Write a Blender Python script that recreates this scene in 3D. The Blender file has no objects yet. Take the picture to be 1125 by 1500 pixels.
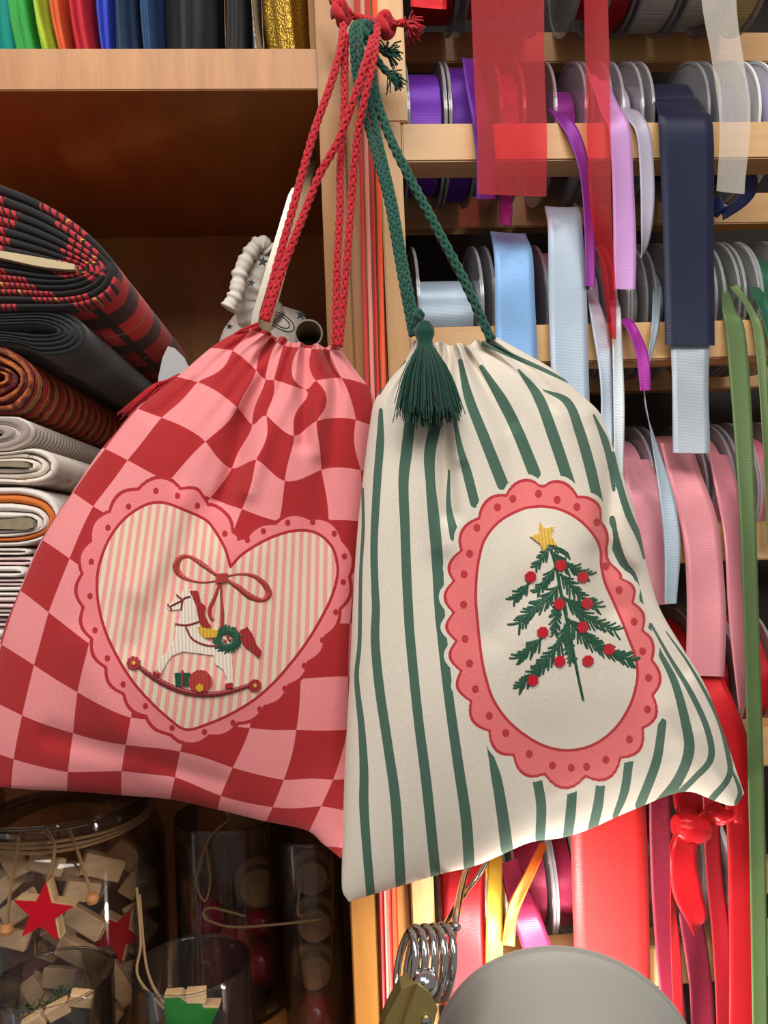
import bpy, bmesh, math, random
import numpy as np
from mathutils import Vector, Matrix, kdtree
from mathutils.bvhtree import BVHTree
from mathutils.geometry import delaunay_2d_cdt
random.seed(7); rng = np.random.default_rng(7)
scn = bpy.context.scene; COL = scn.collection
# ---------------------------------------------------------------- camera
F = 1133.0; ZC = 1.45; DCAM = 0.60
TH, PH, RO = math.radians(3.8), math.radians(2.0), math.radians(2.4)
fwd = Vector((math.sin(TH)*math.cos(PH), math.cos(TH)*math.cos(PH), math.sin(PH)))
r0 = Vector((math.cos(TH), -math.sin(TH), 0)); u0 = r0.cross(fwd)
rgt = r0*math.cos(RO) - u0*math.sin(RO); upv = u0*math.cos(RO) + r0*math.sin(RO)
CAMP = Vector((0, -DCAM, ZC))
cd = bpy.data.cameras.new('camera'); cam = bpy.data.objects.new('camera', cd); COL.objects.link(cam)
m = Matrix((rgt, upv, -fwd)).transposed().to_4x4(); m.translation = CAMP; cam.matrix_world = m
cd.sensor_fit = 'VERTICAL'; cd.sensor_height = 36; cd.sensor_width = 27; cd.lens = 36*F/1500; cd.clip_start = .01
scn.camera = cam
# ---------------------------------------------------------------- light
w = bpy.data.worlds.new('world'); scn.world = w; w.use_nodes = True
w.node_tree.nodes['Background'].inputs[0].default_value = (1, .95, .9, 1)
w.node_tree.nodes['Background'].inputs[1].default_value = .27
def area(name, loc, target, size, power, col):
    l = bpy.data.lights.new(name, 'AREA'); l.shape = 'RECTANGLE'; l.size, l.size_y = size; l.energy = power; l.color = col
    o = bpy.data.objects.new(name, l); COL.objects.link(o); o.location = loc
    o.rotation_euler = (Vector(target)-Vector(loc)).to_track_quat('-Z', 'Y').to_euler(); return o
area('ceiling_light_left_offscreen', (-.35, -1.15, 2.75), (0, -.1, 1.4), (1.2, .6), 27, (1, .95, .88))
area('fill_light_right_offscreen', (.7, -2.1, 2.75), (0.1, 0, 1.3), (1.2, .6), 26, (1, .96, .9))  # added frontal fill to brighten the lower bags, not a known shop lamp
vs = scn.view_settings; vs.view_transform = 'Standard'; vs.look = 'None'; vs.gamma = 1; vs.exposure = -.12; vs.use_curve_mapping = False
# ---------------------------------------------------------------- pixel helpers
def P(px, py, Y):
    d = fwd + rgt*((px-562.5)/F) + upv*((750-py)/F)
    return CAMP + d*((Y+DCAM)/d.y)
def mpp(Y): return (Y+DCAM)/F
# ---------------------------------------------------------------- materials
def lin(c):
    return tuple(((v/255)/12.92 if v/255 <= .04045 else ((v/255+.055)/1.055)**2.4) for v in c)+(1,)
def nodes(name):
    mt = bpy.data.materials.new(name); mt.use_nodes = True; nt = mt.node_tree
    return mt, nt, nt.nodes['Principled BSDF']
def N(nt, t, **k):
    n = nt.nodes.new(t)
    for a, b in k.items(): setattr(n, a, b)
    return n
def L(nt, a, b): nt.links.new(a, b)
def M_(nt, op, a, b=None, c=None):
    n = N(nt, 'ShaderNodeMath', operation=op)
    for i, v in enumerate((a, b, c)):
        if v is None: continue
        if isinstance(v, (int, float)): n.inputs[i].default_value = v
        else: L(nt, v, n.inputs[i])
    return n.outputs[0]
def MIX(nt, f, a, b):
    n = N(nt, 'ShaderNodeMix', data_type='RGBA')
    for i, v in ((0, f), (6, a), (7, b)):
        if isinstance(v, (int, float, tuple)): n.inputs[i].default_value = v
        else: L(nt, v, n.inputs[i])
    return n.outputs[2]
def objco(nt, scale=(1, 1, 1)):
    t = N(nt, 'ShaderNodeTexCoord'); mp = N(nt, 'ShaderNodeMapping'); mp.inputs['Scale'].default_value = scale
    L(nt, t.outputs['Object'], mp.inputs[0]); return mp.outputs[0]
def noise(nt, co, sc, det=3):
    n = N(nt, 'ShaderNodeTexNoise'); n.inputs['Scale'].default_value = sc; n.inputs['Detail'].default_value = det
    L(nt, co, n.inputs['Vector']); return n.outputs['Fac']
def bump(nt, b, h, st, dist=.001):
    n = N(nt, 'ShaderNodeBump'); n.inputs['Strength'].default_value = st; n.inputs['Distance'].default_value = dist
    L(nt, h, n.inputs['Height']); L(nt, n.outputs[0], b.inputs['Normal'])
def weave(nt, sc=900):
    co = objco(nt)
    s = N(nt, 'ShaderNodeSeparateXYZ'); L(nt, co, s.inputs[0])
    a = M_(nt, 'SINE', M_(nt, 'MULTIPLY', s.outputs[0], sc*2)); b = M_(nt, 'SINE', M_(nt, 'MULTIPLY', s.outputs[2], sc*2))
    nz = noise(nt, co, sc*.6, 2)
    return M_(nt, 'ADD', M_(nt, 'MULTIPLY', M_(nt, 'MULTIPLY', a, b), .5), M_(nt, 'MULTIPLY', nz, 1.3))
def plain(name, col, rough=.6, var=.12, nscale=60, bst=.15, metal=0, spec=.5, sheen=0):
    mt, nt, b = nodes(name); co = objco(nt); nz = noise(nt, co, nscale)
    c = lin(col); d = tuple(v*(1-var) for v in c[:3])+(1,); e = tuple(min(1, v*(1+var)) for v in c[:3])+(1,)
    L(nt, MIX(nt, nz, d, e), b.inputs['Base Color']); b.inputs['Roughness'].default_value = rough
    b.inputs['Metallic'].default_value = metal; b.inputs['Specular IOR Level'].default_value = spec
    if sheen: b.inputs['Sheen Weight'].default_value = sheen
    if bst: bump(nt, b, noise(nt, co, nscale*8), bst, .0005)
    return mt
def wood(name, c1, c2, stretch, sc=30, rough=.45):
    mt, nt, b = nodes(name); co = objco(nt, stretch)
    n1 = noise(nt, co, sc, 5); n2 = noise(nt, co, sc*5, 2)
    f = M_(nt, 'ADD', M_(nt, 'MULTIPLY', n1, 1.5), M_(nt, 'SUBTRACT', M_(nt, 'MULTIPLY', n2, .5), .5)); f2 = N(nt, 'ShaderNodeClamp'); L(nt, f, f2.inputs[0])
    L(nt, MIX(nt, f2.outputs[0], lin(c1), lin(c2)), b.inputs['Base Color']); b.inputs['Roughness'].default_value = rough
    bump(nt, b, n2, .12, .0006); return mt
def satin(name, col, rough=.38):
    mt, nt, b = nodes(name); co = objco(nt, (1, 1, 1)); nz = noise(nt, co, 25, 2)
    c = lin(col); L(nt, MIX(nt, nz, tuple(v*.88 for v in c[:3])+(1,), tuple(min(1, v*1.08) for v in c[:3])+(1,)), b.inputs['Base Color'])
    b.inputs['Roughness'].default_value = rough; b.inputs['Specular IOR Level'].default_value = .42
    b.inputs['Sheen Weight'].default_value = .06; b.inputs['Anisotropic'].default_value = .6; b.inputs['Metallic'].default_value = .25
    s = N(nt, 'ShaderNodeSeparateXYZ'); L(nt, co, s.inputs[0])
    h = M_(nt, 'ADD', M_(nt, 'SINE', M_(nt, 'MULTIPLY', s.outputs[2], 9000)), M_(nt, 'MULTIPLY', noise(nt, co, 70, 2), 3))
    bump(nt, b, h, .22, .0007); return mt
def sheer(name, col, tint, fac):
    mt, nt, b = nodes(name); co = objco(nt); nz = noise(nt, co, 900, 2)
    b.inputs['Base Color'].default_value = lin(col); b.inputs['Roughness'].default_value = .5
    t = N(nt, 'ShaderNodeBsdfTransparent'); t.inputs[0].default_value = lin(tint)
    mx = N(nt, 'ShaderNodeMixShader'); L(nt, M_(nt, 'ADD', M_(nt, 'MULTIPLY', nz, .25), fac-.12), mx.inputs[0])
    L(nt, t.outputs[0], mx.inputs[1]); L(nt, b.outputs[0], mx.inputs[2])
    L(nt, mx.outputs[0], nt.nodes['Material Output'].inputs[0]); return mt
def clear(name, tint=(252, 252, 254), base=.06, rough=.08, gain=.7, body=(235, 236, 242)):
    mt, nt, b = nodes(name); b.inputs['Base Color'].default_value = lin(body); b.inputs['Roughness'].default_value = rough
    b.inputs['Specular IOR Level'].default_value = .8
    t = N(nt, 'ShaderNodeBsdfTransparent'); t.inputs[0].default_value = lin(tint)
    lw = N(nt, 'ShaderNodeFresnel'); lw.inputs[0].default_value = 1.45
    g = N(nt, 'ShaderNodeBsdfGlossy'); g.inputs['Roughness'].default_value = rough
    mx0 = N(nt, 'ShaderNodeMixShader'); mx0.inputs[0].default_value = base
    L(nt, t.outputs[0], mx0.inputs[1]); L(nt, b.outputs[0], mx0.inputs[2])
    mx = N(nt, 'ShaderNodeMixShader'); L(nt, M_(nt, 'MULTIPLY', lw.outputs[0], gain), mx.inputs[0])
    L(nt, mx0.outputs[0], mx.inputs[1]); L(nt, g.outputs[0], mx.inputs[2])
    L(nt, mx.outputs[0], nt.nodes['Material Output'].inputs[0]); return mt
# ---------------------------------------------------------------- object helpers
def setp(o, label=None, cat=None, group=None, kind=None):
    for k, v in (('label', label), ('category', cat), ('group', group), ('kind', kind)):
        if v: o[k] = v
    return o
def par(o, p):
    if p is not None:
        o.parent = p; o.matrix_parent_inverse = (Matrix.Translation(p.location)).inverted()
    return o
def thing(name, loc, label, cat, group=None):
    e = bpy.data.objects.new(name, None); COL.objects.link(e); e.location = loc; e.empty_display_size = .01
    return setp(e, label, cat, group)
def mesh(name, v, f, mat, parent=None, smooth=True):
    me = bpy.data.meshes.new(name); me.from_pydata([tuple(x) for x in v], [], f); me.update()
    if smooth: me.polygons.foreach_set('use_smooth', [True]*len(me.polygons))
    me.materials.append(mat); o = bpy.data.objects.new(name, me); COL.objects.link(o); return par(o, parent)
def sharp(o, ang=35):
    bm = bmesh.new(); bm.from_mesh(o.data); bmesh.ops.recalc_face_normals(bm, faces=bm.faces)
    for e in bm.edges:
        if len(e.link_faces) == 2 and e.calc_face_angle(0) > math.radians(ang): e.smooth = False
    bm.to_mesh(o.data); bm.free(); return o
def box(name, lo, hi, mat, parent=None, bev=.0015):
    bm = bmesh.new(); bmesh.ops.create_cube(bm, size=1)
    lo, hi = Vector(lo), Vector(hi)
    for v in bm.verts: v.co = Vector([lo[i]+(hi[i]-lo[i])*(v.co[i]+.5) for i in range(3)])
    if bev: bmesh.ops.bevel(bm, geom=bm.edges[:], offset=bev, segments=2, affect='EDGES')
    me = bpy.data.meshes.new(name); bm.to_mesh(me); bm.free(); me.materials.append(mat)
    o = bpy.data.objects.new(name, me); COL.objects.link(o); return par(o, parent)
def crom(pts, n):
    p = np.array(pts, float)
    if len(p) == 2: p = np.array([p[0], (p[0]+p[1])/2, p[1]])
    q = np.vstack([2*p[0]-p[1], p, 2*p[-1]-p[-2]]); out = []
    T = np.linspace(0, len(p)-1, n)
    for t in T:
        i = min(int(t), len(p)-2); u = t-i; a, b, c, d = q[i:i+4]
        out.append(.5*((2*b)+(-a+c)*u+(2*a-5*b+4*c-d)*u*u+(-a+3*b-3*c+d)*u**3))
    return np.array(out)
def tubegeo(pts, r, seg=8, V=None, Fc=None, cap=True):
    V = [] if V is None else V; Fc = [] if Fc is None else Fc
    pts = [Vector(p) for p in pts]; n = len(pts); rr = r if hasattr(r, '__len__') else [r]*n
    t0 = (pts[1]-pts[0]).normalized(); nv = t0.orthogonal().normalized(); b0 = len(V)
    for i in range(n):
        t = (pts[min(i+1, n-1)]-pts[max(i-1, 0)]); t = t.normalized() if t.length > 0 else t0
        nv = (nv - t*nv.dot(t)); nv = nv.normalized() if nv.length > 1e-6 else t.orthogonal().normalized()
        bv = t.cross(nv)
        for k in range(seg):
            a = 2*math.pi*k/seg; V.append(pts[i]+(nv*math.cos(a)+bv*math.sin(a))*rr[i])
    for i in range(n-1):
        for k in range(seg):
            a = b0+i*seg+k; c = b0+i*seg+(k+1) % seg; Fc.append((a, c, c+seg, a+seg))
    if cap:
        Fc.append(tuple(b0+k for k in range(seg))[::-1]); Fc.append(tuple(b0+(n-1)*seg+k for k in range(seg)))
    return V, Fc
def tube(name, pts, r, mat, parent=None, seg=8, n=None):
    if n: pts = crom([tuple(p) for p in pts], n)
    V, Fc = tubegeo(pts, r, seg); return mesh(name, V, Fc, mat, parent)
def lathe(name, prof, org, axis, mat, parent=None, seg=40, closed=False):
    ax = Vector(axis).normalized(); u = ax.orthogonal().normalized(); v = ax.cross(u); org = Vector(org); V = []; Fc = []
    for r, s in prof:
        for k in range(seg):
            a = 2*math.pi*k/seg; V.append(org+ax*s+(u*math.cos(a)+v*math.sin(a))*r)
    n = len(prof)
    for i in range(n if closed else n-1):
        for k in range(seg):
            j = (i+1) % n; Fc.append((i*seg+k, i*seg+(k+1) % seg, j*seg+(k+1) % seg, j*seg+k))
    o = mesh(name, V, Fc, mat, parent); return sharp(o, 40)
def ribbon(name, pts, mat, parent=None, n=36, wob=.0012, thick=.0005, single=False):
    """pts: (px, py, width_px, Y[, turn]) along the centre line; the band runs across X, turned by `turn` radians about the line"""
    pts = [tuple(p)+((0,) if len(p) == 4 else ()) for p in pts]
    c = crom(pts, n); V = []; Fc = []; K = 6; ph = random.random()*6
    C = [P(x, y, Y) for x, y, w_, Y, t_ in c]
    for i, (x, y, wd, Y, tn) in enumerate(c):
        tg = (C[min(i+1, n-1)]-C[max(i-1, 0)]).normalized()
        a = Vector((1, 0, 0)); a = (a-tg*a.dot(tg)).normalized(); nb = a.cross(tg); a2 = a*math.cos(tn)+nb*math.sin(tn); n2 = a2.cross(tg)
        hw = max(wd, .5)*mpp(Y)/2
        for side in (1, -1):
            for k in range(K+1):
                s = 2*k/K-1
                V.append(C[i]+a2*(s*hw)+n2*(side*thick/2 + wob*math.sin(i*.33+ph)*(.3+.7*s) - .0006*s*s))
    R = 2*(K+1)
    for i in range(n-1):
        for k in range(K):
            a = i*R+k; Fc.append((a, a+1, a+R+1, a+R)); b = a+K+1; Fc.append((b+1, b, b+R, b+R+1))
        a = i*R; Fc.append((a, a+R, a+R+K+1, a+K+1)); a = i*R+K; Fc.append((a+R, a, a+K+1, a+R+K+1))
    if single: Fc = [f for f in Fc if all((i % R) <= K for i in f)]
    return mesh(name, V, Fc, mat, parent)
# ---------------------------------------------------------------- palette
W_SHELF = wood('oak_front', (152, 94, 40), (192, 132, 66), (6, 1, .6), 14)
W_IN = wood('brown_inside', (146, 92, 38), (180, 120, 56), (3, 1, .5), 12, .5)
W_PANEL = wood('golden_panel', (144, 92, 36), (178, 122, 56), (5, 3, .35), 14)
W_PINE = wood('pine_rail', (196, 150, 96), (218, 176, 124), (.35, 3, 5), 16)
W_POST = wood('pine_post', (194, 144, 88), (216, 172, 116), (5, 3, .35), 14)
DARKB = plain('rack_backing', (38, 34, 32), .8)
CLEAR = clear('clear_plastic', base=.3, rough=.15, gain=.8)
GLASS = clear('jar_glass', base=.004, rough=.03, gain=.8)
CHROME = plain('chrome', (200, 200, 200), .12, .03, 40, 0, 1)
# ================================================================ the setting
CARP = plain('shop_floor', (120, 112, 104), .7); WALLM = plain('wall_paint', (205, 198, 186), .8)
setp(box('floor', (-2.5, -3, -.05), (2.5, .5, 0), CARP, None, 0), 'grey shop floor below the shelving', 'floor', None, 'structure')
setp(box('wall_back', (-2.5, .45, 0), (2.5, .55, 2.8), WALLM, None, 0), 'pale painted wall behind the shelving', 'wall', None, 'structure')
# ---- cabinet on the left
xA = P(484, 600, 0).x; xB = P(521, 600, 0).x; xC = P(571, 600, 0).x; xD = P(605, 600, 0).x
XL = -.72
zt1, zt0 = P(240, 72, 0).z, P(240, 132, 0).z
zm = P(240, 1062, 0).z; zb = ZC-.455
cab = thing('shelf_cabinet', (XL, .15, 0), 'open wooden cabinet with oak front edges holding fabric bolts and glass jars', 'cabinet')
for nm, z0, z1 in (('shelf', zt0, zt1), ('shelf', zm-.025, zm), ('shelf', zb-.025, zb), ('shelf', .08, .11), ('shelf', .5, .525)):
    s_ = box(nm, (XL, .004, z0), (xA, .29, z1), W_IN, cab, 0)
    box('front_edge', (XL, -.001, z0-.0004), (xA, .004, z1), W_SHELF, s_, .0008)
box('side_panel', (xA, 0, 0), (xB, .30, 2.2), W_PANEL, cab, .001)
box('side_panel', (XL-.03, 0, 0), (XL, .30, 2.2), W_PANEL, cab, .001)
box('back_panel', (XL, .29, 0), (xA, .30, 2.2), W_IN, cab, 0)
# ---- ribbon rack on the right
XR = .62
rack = thing('ribbon_rack', (xC, .1, 0), 'pine ribbon rack of paired horizontal rails fixed to a tall post', 'rack')
box('filler_board', (xB+.0005, .006, 0), (xC, .24, 2.2), W_PANEL, rack, .001)
box('post', (xC+.0005, 0, 0), (xD, .03, P(600, 178, 0).z), W_POST, rack, .001)
box('post', (xC+.0005, .001, P(600, 178, 0).z+.0005), (P(594, 90, 0).x, .03, 2.2), W_POST, rack, .001)
box('side_panel', (XR, 0, 0), (XR+.03, .24, 2.2), W_POST, rack, .001)
box('back_board', (xC, .215, 0), (XR, .235, 2.2), DARKB, rack, 0)
z1t, z1b = P(860, 179, 0).z, P(860, 234, 0).z
z2t = P(920, 479, 0).z; z3t = P(1010, 768, 0).z
pitch = (z1t-z3t)/2; RH = z1t-z1b
print('rail pitch', pitch, z1t-z2t, z2t-z3t, 'height', RH)
RT = {k: z1t-(k-1)*pitch for k in range(-1, 8)}
for k in RT:
    box('front_rail', (xD+.0005, 0, RT[k]-RH), (XR, .03, RT[k]), W_PINE, rack, .0012)
    box('rear_rail', (xD+.0005, .132, RT[k]-RH), (XR, .15, RT[k]), W_PINE, rack, .0012)
# thin ribbons stretched down the filler board
for i, (x0, x1, wd, c, lab) in enumerate(((520, 566, 6, (196, 44, 50), 'thin crimson ribbon along the cabinet edge'), (529, 572, 6, (226, 140, 126), 'thin salmon pink ribbon beside the crimson one'),
        (537, 578, 5, (200, 40, 44), 'thin red ribbon between the salmon and orange ones'), (547, 585, 7, (240, 84, 40), 'thin bright orange ribbon beside the pine post'))):
    r_ = ribbon('hanging_ribbon', [(x0, -60, wd, -.0012), ((x0*2+x1)/3, 480, wd, -.0012), (x1, 1560, wd, -.0012)], satin('thin_ribbon', c), None, 20, .0003)
    setp(r_, lab, 'ribbon', 'thin ribbons down the board')
# ================================================================ spools
SAT = {}
def sat(c):
    if c not in SAT: SAT[c] = satin('satin_%d_%d_%d' % c, c)
    return SAT[c]
def ring_prof(R, r, t): return [(r, -t), (R-.003, -t), (R-.0025, -t*2), (R, -t*2), (R, t*2), (R-.0025, t*2), (R-.003, t), (r, t)]
WHITEP = plain('white_plastic', (225, 225, 228), .35, .03, 30, 0)
LASTX = {}
def spool(row, x0, x1, Rr, col, label, tails=(), Rf=.06, flange=None, mat=None, tmat=None):
    Yc = .081; zc_ = RT[row]+math.sqrt(Rf**2-.0515**2)
    py = 790-(zc_-ZC)*F/(DCAM+Yc-Rr)
    a = P(x0, py, Yc-Rr).x; b = P(x1, py, Yc-Rr).x
    sh = max(0, LASTX.get(row, -9)+.0072-a); a += sh; b = max(b, a+.006) if sh < .004 else b+sh; LASTX[row] = b   # neighbouring flanges stay clear of each other
    e = thing('ribbon_spool', ((a+b)/2, Yc, zc_-Rf), label, 'ribbon spool', 'ribbon spools on the rack')
    mm = mat or sat(col)
    lathe('ribbon_roll', [(.02, a), (Rr-.0006, a), (Rr, a+.0004), (Rr, b-.0004), (Rr-.0006, b), (.02, b)], (0, Yc, zc_), (1, 0, 0), mm, e, 48, True)
    lathe('core', [(.014, a-.001), (.02, a-.001), (.02, b+.001), (.014, b+.001)], (0, Yc, zc_), (1, 0, 0), WHITEP, e, 32, True)
    for x in (a-.0022, b+.0022):
        lathe('flange', [(r, x+s) for r, s in ring_prof(Rf, .013, .0006)], (0, Yc, zc_), (1, 0, 0), flange or CLEAR, e, 56, True)
    for t in tails: ribbon('ribbon_tail', t, tmat or mm, e, single=bool(tmat))
    return e
RORG = sheer('red_organza', (206, 26, 36), (255, 120, 135), .38); WORG = sheer('white_organza', (226, 218, 208), (250, 246, 240), .42)
f0, f1 = -.004, -.008
# row 0 (only undersides of the spools show)
spool(0, 606, 668, .05, (214, 24, 34), 'red satin spool on the top row beside the post', [[(628, -80, 55, -.002), (628, 12, 55, -.003)]])
spool(0, 690, 800, .045, (200, 30, 40), 'wide red organza spool with a broad sheer tail', [[(742, -150, 112, -.004), (743, -20, 112, -.012), (746, 100, 110, -.016), (750, 200, 106, -.018), (750, 286, 106, -.016)]], mat=sat((196, 30, 40)), tmat=RORG)
spool(0, 856, 890, .045, (196, 30, 40), 'narrow red organza spool with a long sheer tail', [[(872, -150, 38, -.004), (873, 0, 38, -.014), (876, 170, 36, -.018), (880, 300, 34, -.018), (890, 400, 30, -.018, .5), (897, 496, 22, -.018, .9)]], mat=sat((196, 30, 40)), tmat=RORG)
spool(0, 905, 940, .056, (190, 26, 36), 'full dark red satin spool on the top row')
spool(0, 958, 1010, .056, (226, 220, 210), 'white satin spool on the top row')
spool(0, 1026, 1076, .05, (222, 216, 206), 'white organza spool with a curving sheer tail', [[(1052, -150, 58, -.004), (1052, -10, 56, -.014), (1066, 90, 52, -.018), (1076, 180, 48, -.018), (1070, 282, 46, -.014)]], tmat=WORG)
spool(0, 1095, 1135, .056, (206, 200, 150), 'pale olive cream spool at the end of the top row')
# row 1
spool(1, 600, 646, .05, (104, 40, 170), 'bright purple satin spool against the pine post')
spool(1, 662, 694, .055, (92, 36, 156), 'deep purple spool whose tail ends behind the wide red organza', [[(688, 86, 24, .024), (697, 130, 30, .008), (706, 180, 30, -.004), (712, 240, 30, -.005), (712, 292, 30, -.005)]])
spool(1, 734, 760, .05, (150, 34, 130), 'magenta spool seen through the wide red organza', [[(742, 262, 20, .034), (740, 330, 20, .036)]])
spool(1, 806, 842, .036, (128, 34, 140), 'violet spool with a narrow purple tail curving over the rail', [[(802, 160, 12, .028), (818, 168, 20, .006), (840, 200, 20, -.006), (856, 250, 18, -.007), (863, 330, 16, -.007), (864, 420, 15, -.007)]])
spool(1, 866, 886, .05, (200, 150, 210), 'lilac spool with a straight cut lilac tail', [[(878, 118, 30, .026), (893, 160, 32, .006), (908, 200, 34, -.005), (914, 320, 35, -.006), (914, 424, 34, -.006)]])
spool(1, 904, 924, .04, (178, 172, 192), 'silvery lavender spool with a narrow curling tail', [[(914, 158, 16, .03), (928, 172, 24, .004), (943, 200, 24, -.005), (948, 280, 22, -.006), (944, 350, 18, -.004, .6), (938, 380, 12, -.003, 1)]])
spool(1, 948, 1020, .042, (20, 26, 58), 'navy satin spool with a very wide hanging tail', [[(986, 146, 68, .032), (998, 160, 76, .006), (1004, 190, 84, -.008), (1008, 330, 82, -.01), (1010, 506, 76, -.01)]])
spool(1, 1046, 1080, .045, (30, 48, 108), 'dark blue spool with a loop drooping below the rail', [[(1090, 232, 26, .034), (1100, 270, 26, .034, .4), (1080, 300, 22, .034, .8), (1056, 312, 20, .033, .9), (1048, 290, 14, .033, 1.1)]])
spool(1, 1098, 1116, .04, (22, 62, 200), 'royal blue spool with opaque white flanges', flange=WHITEP)
# row 2
spool(2, 612, 694, .031, (176, 196, 216), 'broad pale blue roll beside the pine post')
spool(2, 722, 768, .042, (128, 172, 222), 'sky blue satin spool with a wide tail behind the striped bag', [[(744, 341, 54, .035), (752, 380, 58, .01), (755, 470, 62, -.005), (757, 600, 62, -.006)]])
spool(2, 803, 846, .053, (176, 194, 212), 'pale grey blue spool with a long wide tail', [[(822, 304, 50, .03), (828, 340, 54, .008), (832, 470, 58, -.006), (838, 640, 58, -.006)]])
spool(2, 862, 878, .045, (182, 196, 212), 'narrow ice blue spool beside the wide grey blue one', [[(864, 425, 14, .018), (876, 470, 22, -.005), (888, 560, 20, -.006), (888, 650, 18, -.006)]])
spool(2, 894, 906, .042, (206, 214, 220), 'narrow whitish blue spool under the red organza tip', [[(898, 440, 14, .02), (903, 480, 16, -.008), (906, 600, 16, -.0095), (906, 720, 16, -.0095)]])
spool(2, 918, 934, .045, (150, 150, 152), 'silver grey spool left of the wide navy tail')
spool(2, 950, 972, .038, (176, 192, 208), 'pale blue spool with a narrow twisted tail over pink ribbon', [[(963, 420, 14, .03), (958, 480, 12, -.004, .6), (943, 570, 5, -.005, 1.2), (956, 640, 14, -.012, .6), (974, 720, 22, -.018, .2), (984, 800, 24, -.019), (982, 884, 20, -.019)]])
spool(2, 984, 1034, .045, (176, 186, 198), 'light steel grey spool with a frayed wide tail under the navy one', [[(1015, 420, 30, .024), (1010, 480, 56, -.004), (1011, 560, 58, -.005), (1012, 664, 56, -.006)]])
spool(2, 1054, 1068, .046, (92, 116, 70), 'sage green spool with a tail reaching far down the rack', [[(1062, 425, 10, .024), (1068, 455, 22, .002), (1078, 500, 30, -.006), (1092, 700, 27, -.016), (1100, 900, 26, -.018), (1108, 1200, 24, -.018), (1113, 1520, 22, -.018)]])
spool(2, 1084, 1096, .046, (104, 126, 78), 'narrow olive green spool with a slender tail', [[(1074, 420, 12, .02), (1098, 452, 14, .002), (1112, 500, 14, -.006), (1122, 640, 14, -.01), (1130, 800, 14, -.01)]])
spool(2, 1108, 1140, .046, (30, 92, 66), 'dark green spool at the end of the blue and green row', [[(1104, 420, 18, .02), (1122, 458, 20, -.002), (1138, 520, 20, -.005)]])
# row 3
PK = (226, 150, 164)
spool(3, 905, 948, .047, PK, 'pink spool with a curved tail hidden partly by the striped bag', [[(932, 672, 46, .03), (942, 720, 54, .006), (954, 780, 56, -.005), (962, 840, 50, -.006), (966, 886, 44, -.006)]])
spool(3, 972, 1026, .05, (228, 146, 156), 'wide dusty pink spool with a broad tail', [[(990, 650, 50, .028), (1006, 710, 54, .008), (1026, 780, 58, -.006), (1034, 880, 60, -.008), (1032, 990, 58, -.008)]])
spool(3, 1042, 1066, .05, (226, 140, 154), 'rose pink spool with a long narrow tail', [[(1052, 665, 32, .028), (1064, 720, 34, .006), (1074, 790, 30, -.006), (1080, 900, 28, -.008), (1090, 1036, 24, -.008, .3)]])
spool(3, 1080, 1096, .046, (222, 136, 150), 'pink spool behind the long sage tail')
spool(3, 1106, 1140, .046, (214, 110, 130), 'deep pink spool at the end of the pink row')
# row 4
RED = (206, 22, 34)
spool(4, 838, 948, .05, (214, 40, 40), 'extra wide scarlet spool with a broad tail below the striped bag', [[(886, 1000, 108, .01), (888, 1070, 112, -.005), (892, 1250, 114, -.006), (898, 1450, 112, -.006), (900, 1560, 110, -.006)]])
spool(4, 958, 978, .046, (130, 24, 50), 'burgundy spool beside the scarlet one', [[(965, 1060, 30, -.003), (968, 1250, 34, -.005), (978, 1400, 36, -.005), (992, 1540, 34, -.005)]])
spool(4, 992, 1024, .05, RED, 'red satin spool whose tail runs slanting to the right', [[(1012, 950, 50, .01), (1040, 1010, 52, -.006), (1072, 1090, 54, -.009), (1088, 1180, 54, -.01), (1092, 1350, 52, -.01), (1092, 1540, 52, -.01)]])
spool(4, 1042, 1070, .046, (168, 18, 34), 'dark red spool behind the hanging pink tails', [[(1040, 1060, 26, -.003), (1044, 1250, 26, -.004), (1056, 1380, 26, -.004), (1062, 1540, 24, -.004)]])
spool(4, 1086, 1130, .05, (196, 20, 36), 'crimson spool at the end of the red row')
# row 5
spool(5, 646, 700, .05, (206, 30, 40), 'red spool beside the striped bag corner and chrome rods', [[(680, 1230, 60, .02), (680, 1340, 60, -.005), (682, 1560, 60, -.006)]])
spool(5, 714, 736, .05, (240, 190, 60), 'yellow gold spool with a straight tail', [[(725, 1230, 18, .02), (724, 1340, 24, -.009), (723, 1560, 24, -.0105)]])
spool(5, 756, 802, .046, (150, 24, 70), 'magenta burgundy spool with a diagonal tail', [[(744, 1262, 34, .02), (770, 1340, 40, -.004), (802, 1440, 42, -.005), (820, 1540, 40, -.005)]])
spool(5, 812, 842, .046, (140, 22, 60), 'dark magenta spool behind the scarlet tail')
spool(5, 955, 985, .046, (120, 20, 46), 'wine red spool behind the tied red ribbon', [[(1000, 1280, 30, .012), (1012, 1350, 34, -.003), (1026, 1440, 36, -.004), (1030, 1540, 34, -.004)]])
spool(5, 1040, 1062, .046, (210, 205, 206), 'whitish spool at the end of the lowest row', flange=WHITEP)
o = ribbon('ribbon_offcut', [(904, 466, 12, .014), (914, 470, 14, -.001), (928, 486, 18, -.012), (940, 520, 18, -.014), (945, 572, 17, -.013)], sat((160, 34, 150)), None)
setp(o, 'short magenta ribbon offcut curling over the middle rail', 'ribbon')
o = ribbon('ribbon_offcut', [(796, 1236, 10, .0), (776, 1280, 15, -.012), (752, 1330, 17, -.014), (744, 1385, 20, -.014)], sat((240, 110, 24)), None)
setp(o, 'narrow orange ribbon strip hanging beside the yellow tail', 'ribbon')
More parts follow.
